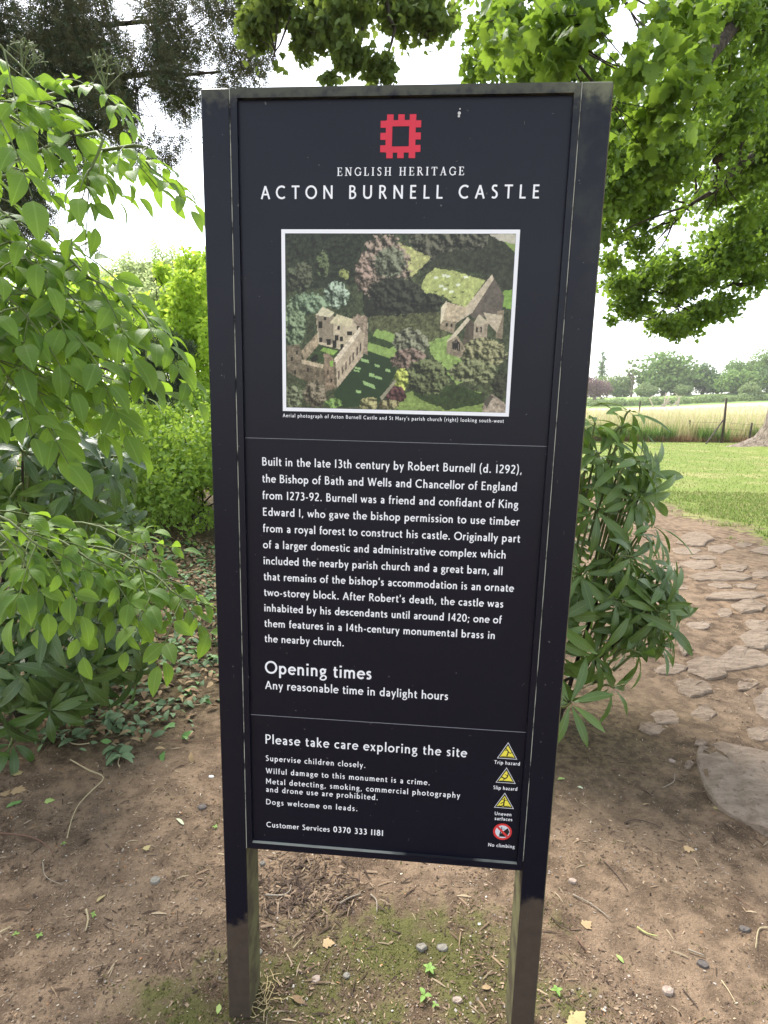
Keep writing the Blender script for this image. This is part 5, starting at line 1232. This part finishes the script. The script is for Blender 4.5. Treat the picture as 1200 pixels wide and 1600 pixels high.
for a in ((([(110,1190),(138,1206),(162,1218),(140,1242),(122,1262),(112,1285),(105,1313)]), .0032, 'pale', 'long pale zigzag twig on bare earth left of the sign'), ([(-20,1304),(20,1307),(50,1312),(72,1322),(83,1338)], .0035, 'brown', 'curved reddish brown stick at the left edge'),
          ([(135,1425),(138,1440),(134,1458)], .0032, 'pale', 'short pale curved stick low on the left earth'), ([(0,1460),(17,1452)], .003, 'pale', 'pale straight stick cut by the left edge'), ([(67,1350),(72,1372),(98,1386)], .0016, 'grey', 'thin bent grey twig on the left earth'),
          ([(895,1400),(925,1416),(955,1440)], .0026, 'grey', 'straight grey twig right of the right post'), ([(943,1347),(962,1368),(980,1393)], .0024, 'dark', 'dark wavy twig right of the sign'), ([(975,1288),(990,1283),(1010,1286),(1034,1296)], .0025, 'dark', 'dark twig below the big stone'),
          ([(995,1453),(1010,1461),(1027,1467)], .0034, 'lime', 'short yellow green lichened twig on the right'), ([(953,1203),(975,1206),(1018,1214)], .0018, 'brown', 'thin long twig above the right hand earth'), ([(1035,1233),(1052,1224),(1054,1212)], .0022, 'grey', 'bent twig next to the big stone'),
          ([(862,1437),(875,1448),(893,1457)], .0022, 'dark', 'dark twig touching the right post'), ([(900,1468),(913,1486)], .0028, 'brown', 'short brown twig beside the mossy patch on the right'), ([(1075,1487),(1100,1496)], .003, 'grey', 'short thick grey twig on the lower right'),
          ([(1127,1535),(1140,1555),(1150,1572)], .0018, 'pale', 'thin pale stalk at the lower right'), ([(1066,1548),(1080,1565),(1090,1578)], .0022, 'dark', 'dark split twig at the lower right'), ([(1145,1400),(1178,1424)], .0018, 'brown', 'thin red tipped twig on the right earth'),
          ([(531,1416),(545,1407),(564,1399)], .0032, 'grey', 'grey stick lying on the rootlet tangle beneath the sign'), ([(579,1400),(588,1410),(589,1428)], .0028, 'grey', 'hooked twig right of the rootlet tangle'), ([(415,1402),(440,1402),(452,1396),(455,1386)], .003, 'grey', 'forked root piece just right of the left post'),
          ([(458,1484),(474,1466)], .0018, 'pale', 'pale sliver of twig near the left post'), ([(1200,1452),(1185,1455),(1180,1485)], .0025, 'pale', 'pale hooked root at the right edge'), ([(240,1157),(290,1160),(345,1163)], .002, 'brown', 'long thin twig near the left post middle'), ([(60,1094),(140,1093),(200,1101)], .0032, 'grey', 'grey branch lying under the laurel')):
    stick(a[0], a[1], tw[a[2]], a[3])
# bleached straw roots by the left post
mb = MB(); c = ground_pt(412, 1560)
for i in range(26):
    p = np.array([rg.normal()*.016, rg.normal()*.028, .004 + .012*rg.random()]); q = [p]; a = rg.uniform(0, 6.28)
    for j in range(4): a += rg.normal()*.8; q.append(q[-1] + np.array([math.cos(a), math.sin(a), rg.normal()*.3])*.014); q[-1][2] = max(q[-1][2], .003)
    mb.tube(q, .0011, 4, cap=False)
tag(mb.build('straw_tuft', M['straw'], None, True, loc=tuple(c)), 'bleached tangle of straw roots at the foot of the left post', 'straw', kind='thing')
peb = {'grey': plain('grey_stone', (.21,.195,.165), .85), 'white': plain('white_pebble', (.75,.74,.72), .6), 'dark': plain('dark_stone', (.11,.095,.085), .8), 'tan': plain('tan_stone', (.34,.27,.22), .85)}
def pebble(px, py, wpx, col, label):
    c = ground_pt(px, py); s = wpx / F_PX * np.linalg.norm(c - CAM) / 2; n = 8; pts = [(s*math.cos(a)*rg.uniform(.75, 1.1), s*.8*math.sin(a)*rg.uniform(.75, 1.1)) for a in np.linspace(0, 2*np.pi, n, endpoint=False)]
    o = stone_mesh(pts, s*.42, int(px), .004).build('pebble', peb[col], None, loc=tuple(c)); tag(o, label, 'pebble')
for a in ((243,1377,16,'grey','grey angular stone on the left earth'), (330,1214,8,'white','tiny white pebble just left of the left post'), (316,1262,13,'dark','dark pebble close to the left post'), (658,1482,15,'grey','left one of two grey stones on the moss'), (691,1482,16,'grey','right one of two grey stones on the moss'),
          (404,1488,11,'grey','small grey pebble beside the left post'), (542,1525,10,'grey','round grey pebble in the moss centre'), (494,1531,14,'tan','flat tan pebble in the moss'), (714,1563,13,'tan','pale flinty pebble low on the moss'), (410,1351,9,'grey','pebble high beside the left post under the rail'),
          (1163,1453,13,'dark','dark oblong stone on the lower right'), (1097,1507,14,'dark','small dark stone on the lower right earth'), (1042,1550,15,'tan','pale tan stone at the bottom right'), (749,1444,5,'white','tiny white speck stone by the right post'), (895,1378,12,'tan','flat pale stone right beside the right post'), (1050,1190,10,'tan','small stone left of the big stone')):
    pebble(*a)
seedm = leaf_mat('seedling_leaf', (.16,.30,.06), (.24,.40,.09), .35, None, .5, .4, vein=.3)
def seedling(px, py, s, n, label):
    c = ground_pt(px, py); e = empty('seedling', tuple(c), label, 'seedling'); mes = mesh_np('leaf', *EL[0][:2], EL[0][2], True, [seedm])
    mb = MB(); mb.tube([c + [0,0,-.005], c + [0,0,s*.5]], .0012, 5); mb.build('stem', M['stem'], e)
    for i in range(n):
        a = 2*np.pi*i/n + rg.uniform(-.4, .4); d = np.array([[math.cos(a), math.sin(a), .25]]); R = frames(d, np.array([[0, 0, 1.0]]))[0]
        o = bpy.data.objects.new('leaf', mes); COL.objects.link(o); o.parent = e; Mx = Matrix(R.tolist()).to_4x4() @ Matrix.Scale(float(s*rg.uniform(.8, 1.1)), 4); Mx.translation = Vector((0, 0, s*.5)); o.matrix_basis = Mx
for a in ((671,1518,.020,5,'small five leaved seedling on the moss below the panel'), (663,1562,.026,3,'largest pale green seedling near the bottom centre'), (680,1573,.013,3,'tiny seedling right beside the largest one'), (146,1432,.014,4,'small dark seedling on the left earth'), (62,1464,.013,4,'tiny green seedling lower left'),
          (25,1462,.011,3,'smallest seedling close to the left edge'), (870,1552,.017,4,'green seedling just right of the right post foot'), (336,1294,.012,4,'tiny seedling touching the left post'), (100,1320,.011,3,'tiny seedling at the tip of the zigzag twig')):
    seedling(*a)
# wilted cut sprays lying under the laurel
def spray(px, py, ang, ln, n, label, size=.065, mat='wilt', tm=None):
    c = ground_pt(px, py); e = empty('cut_spray', tuple(c), label, 'cut branch'); d = np.array([math.cos(ang), math.sin(ang), 0]); s_ = np.array([-d[1], d[0], 0]); mb = MB(); q = [c + d*ln*t + s_*.02*math.sin(t*5) + [0,0,.012+.02*math.sin(t*3)] for t in np.linspace(0, 1, 6)]
    for k_ in range(len(q)): q[k_][2] = gz(q[k_][0], q[k_][1]) + .012
    mb.tube(catmull(q, 3), .0028, 5); mb.build('stem', tw['pale'], e, True); P, D, Nn, S_ = [], [], [], []
    for i in range(n):
        t = rg.uniform(.1, 1); p = c + d*ln*t; p[2] = gz(p[0], p[1]) + rg.uniform(.01, .04); P.append(p); D.append(d*rg.uniform(-.2, .9) + s_*rg.choice([-1, 1])*rg.uniform(.3, 1) + [0, 0, rg.uniform(-.25, .2)]); Nn.append([rg.normal()*.5, rg.normal()*.5, 1]); S_.append(size*rg.uniform(.7, 1.2))
    P = np.array(P); leafy(e, tm or EL, P, unit(np.array(D)), unit(np.array(Nn)), np.array(S_), dry[mat], rg, 60)
spray(150,1130,-.2,.30,26,'wilted grey green cut spray lying on the earth under the laurel'); spray(175,1165,-.9,.20,18,'smaller wilted spray in front of the first one'); spray(140,1165,2.9,.2,16,'wilted spray pointing left below the laurel')
spray(230,1110,.3,.28,20,'drying cut spray nearer the left post',.05); spray(255,1050,.6,.35,24,'grey green clipping further back along the bank',.07,'wilt',LL); spray(300,1010,.2,.3,18,'laurel clipping beside the left post edge',.08,'green',LL); spray(210,1040,1.0,.35,22,'laurel clipping half hidden under the bush',.08,'green',LL); spray(290,950,.4,.4,20,'furthest laurel clipping on the bank',.09,'green',LL)
# leaf litter on the bank
def bank_pts(n):
    x = rg.uniform(-3.2, -.75, n); y = rg.uniform(2.3, 6.2, n); k = (rg.random(n) < litter_at(x, y)) ; return x[k], y[k]
def litter_at(x, y): return sstep(.2, 1.0, (-x - .6) + .35*(y - 2.2)) * sstep(2.2, 2.6, y) * (x/y > -.62) * (x/y < -.20)
x, y = bank_pts(9000); n = len(x); P = np.stack([x, y, ground_h(x, y) + rg.uniform(.004, .03, n)], 1); D = unit(np.stack([rg.normal(size=n), rg.normal(size=n), rg.normal(size=n)*.25], 1)); Nn = unit(np.stack([rg.normal(size=n)*.45, rg.normal(size=n)*.45, np.ones(n)], 1))
kk = rg.choice(4, n, p=[.28, .24, .22, .26])
for i, (mt, lab) in enumerate((('brown','dead brown leaves carpeting the bank'), ('tan','dry tan leaves carpeting the bank'), ('green','green fallen leaves on the bank'), ('wilt','wilted grey green leaves on the bank'))):
    s_ = kk == i; tag(stuff_leaves('leaf_litter', [leaf_t(4, .4, .3, .2, .5, 1, .02, i)], P[s_], D[s_], Nn[s_], rg.uniform(.03, .085, int(s_.sum())), dry[mt], rg), lab, 'leaf litter')

# ================================================================ damp summer air
hz = MB(); hz.box((-420, -60, -2.5), (420, 420, 34)); hm = bpy.data.materials.new('hazy_air'); hm.use_nodes = True
for n_ in list(hm.node_tree.nodes):
    if n_.type == 'BSDF_PRINCIPLED': hm.node_tree.nodes.remove(n_)
pv = hm.node_tree.nodes.new('ShaderNodeVolumePrincipled'); pv.inputs['Color'].default_value = (.93, .96, 1, 1); pv.inputs['Density'].default_value = .00035; pv.inputs['Anisotropy'].default_value = .2
hm.node_tree.links.new(pv.outputs[0], hm.node_tree.nodes['Material Output'].inputs['Volume'])
haze = hz.build('haze', hm); haze['kind'] = 'stuff'; haze['label'] = 'thin summer haze over the field and far trees'
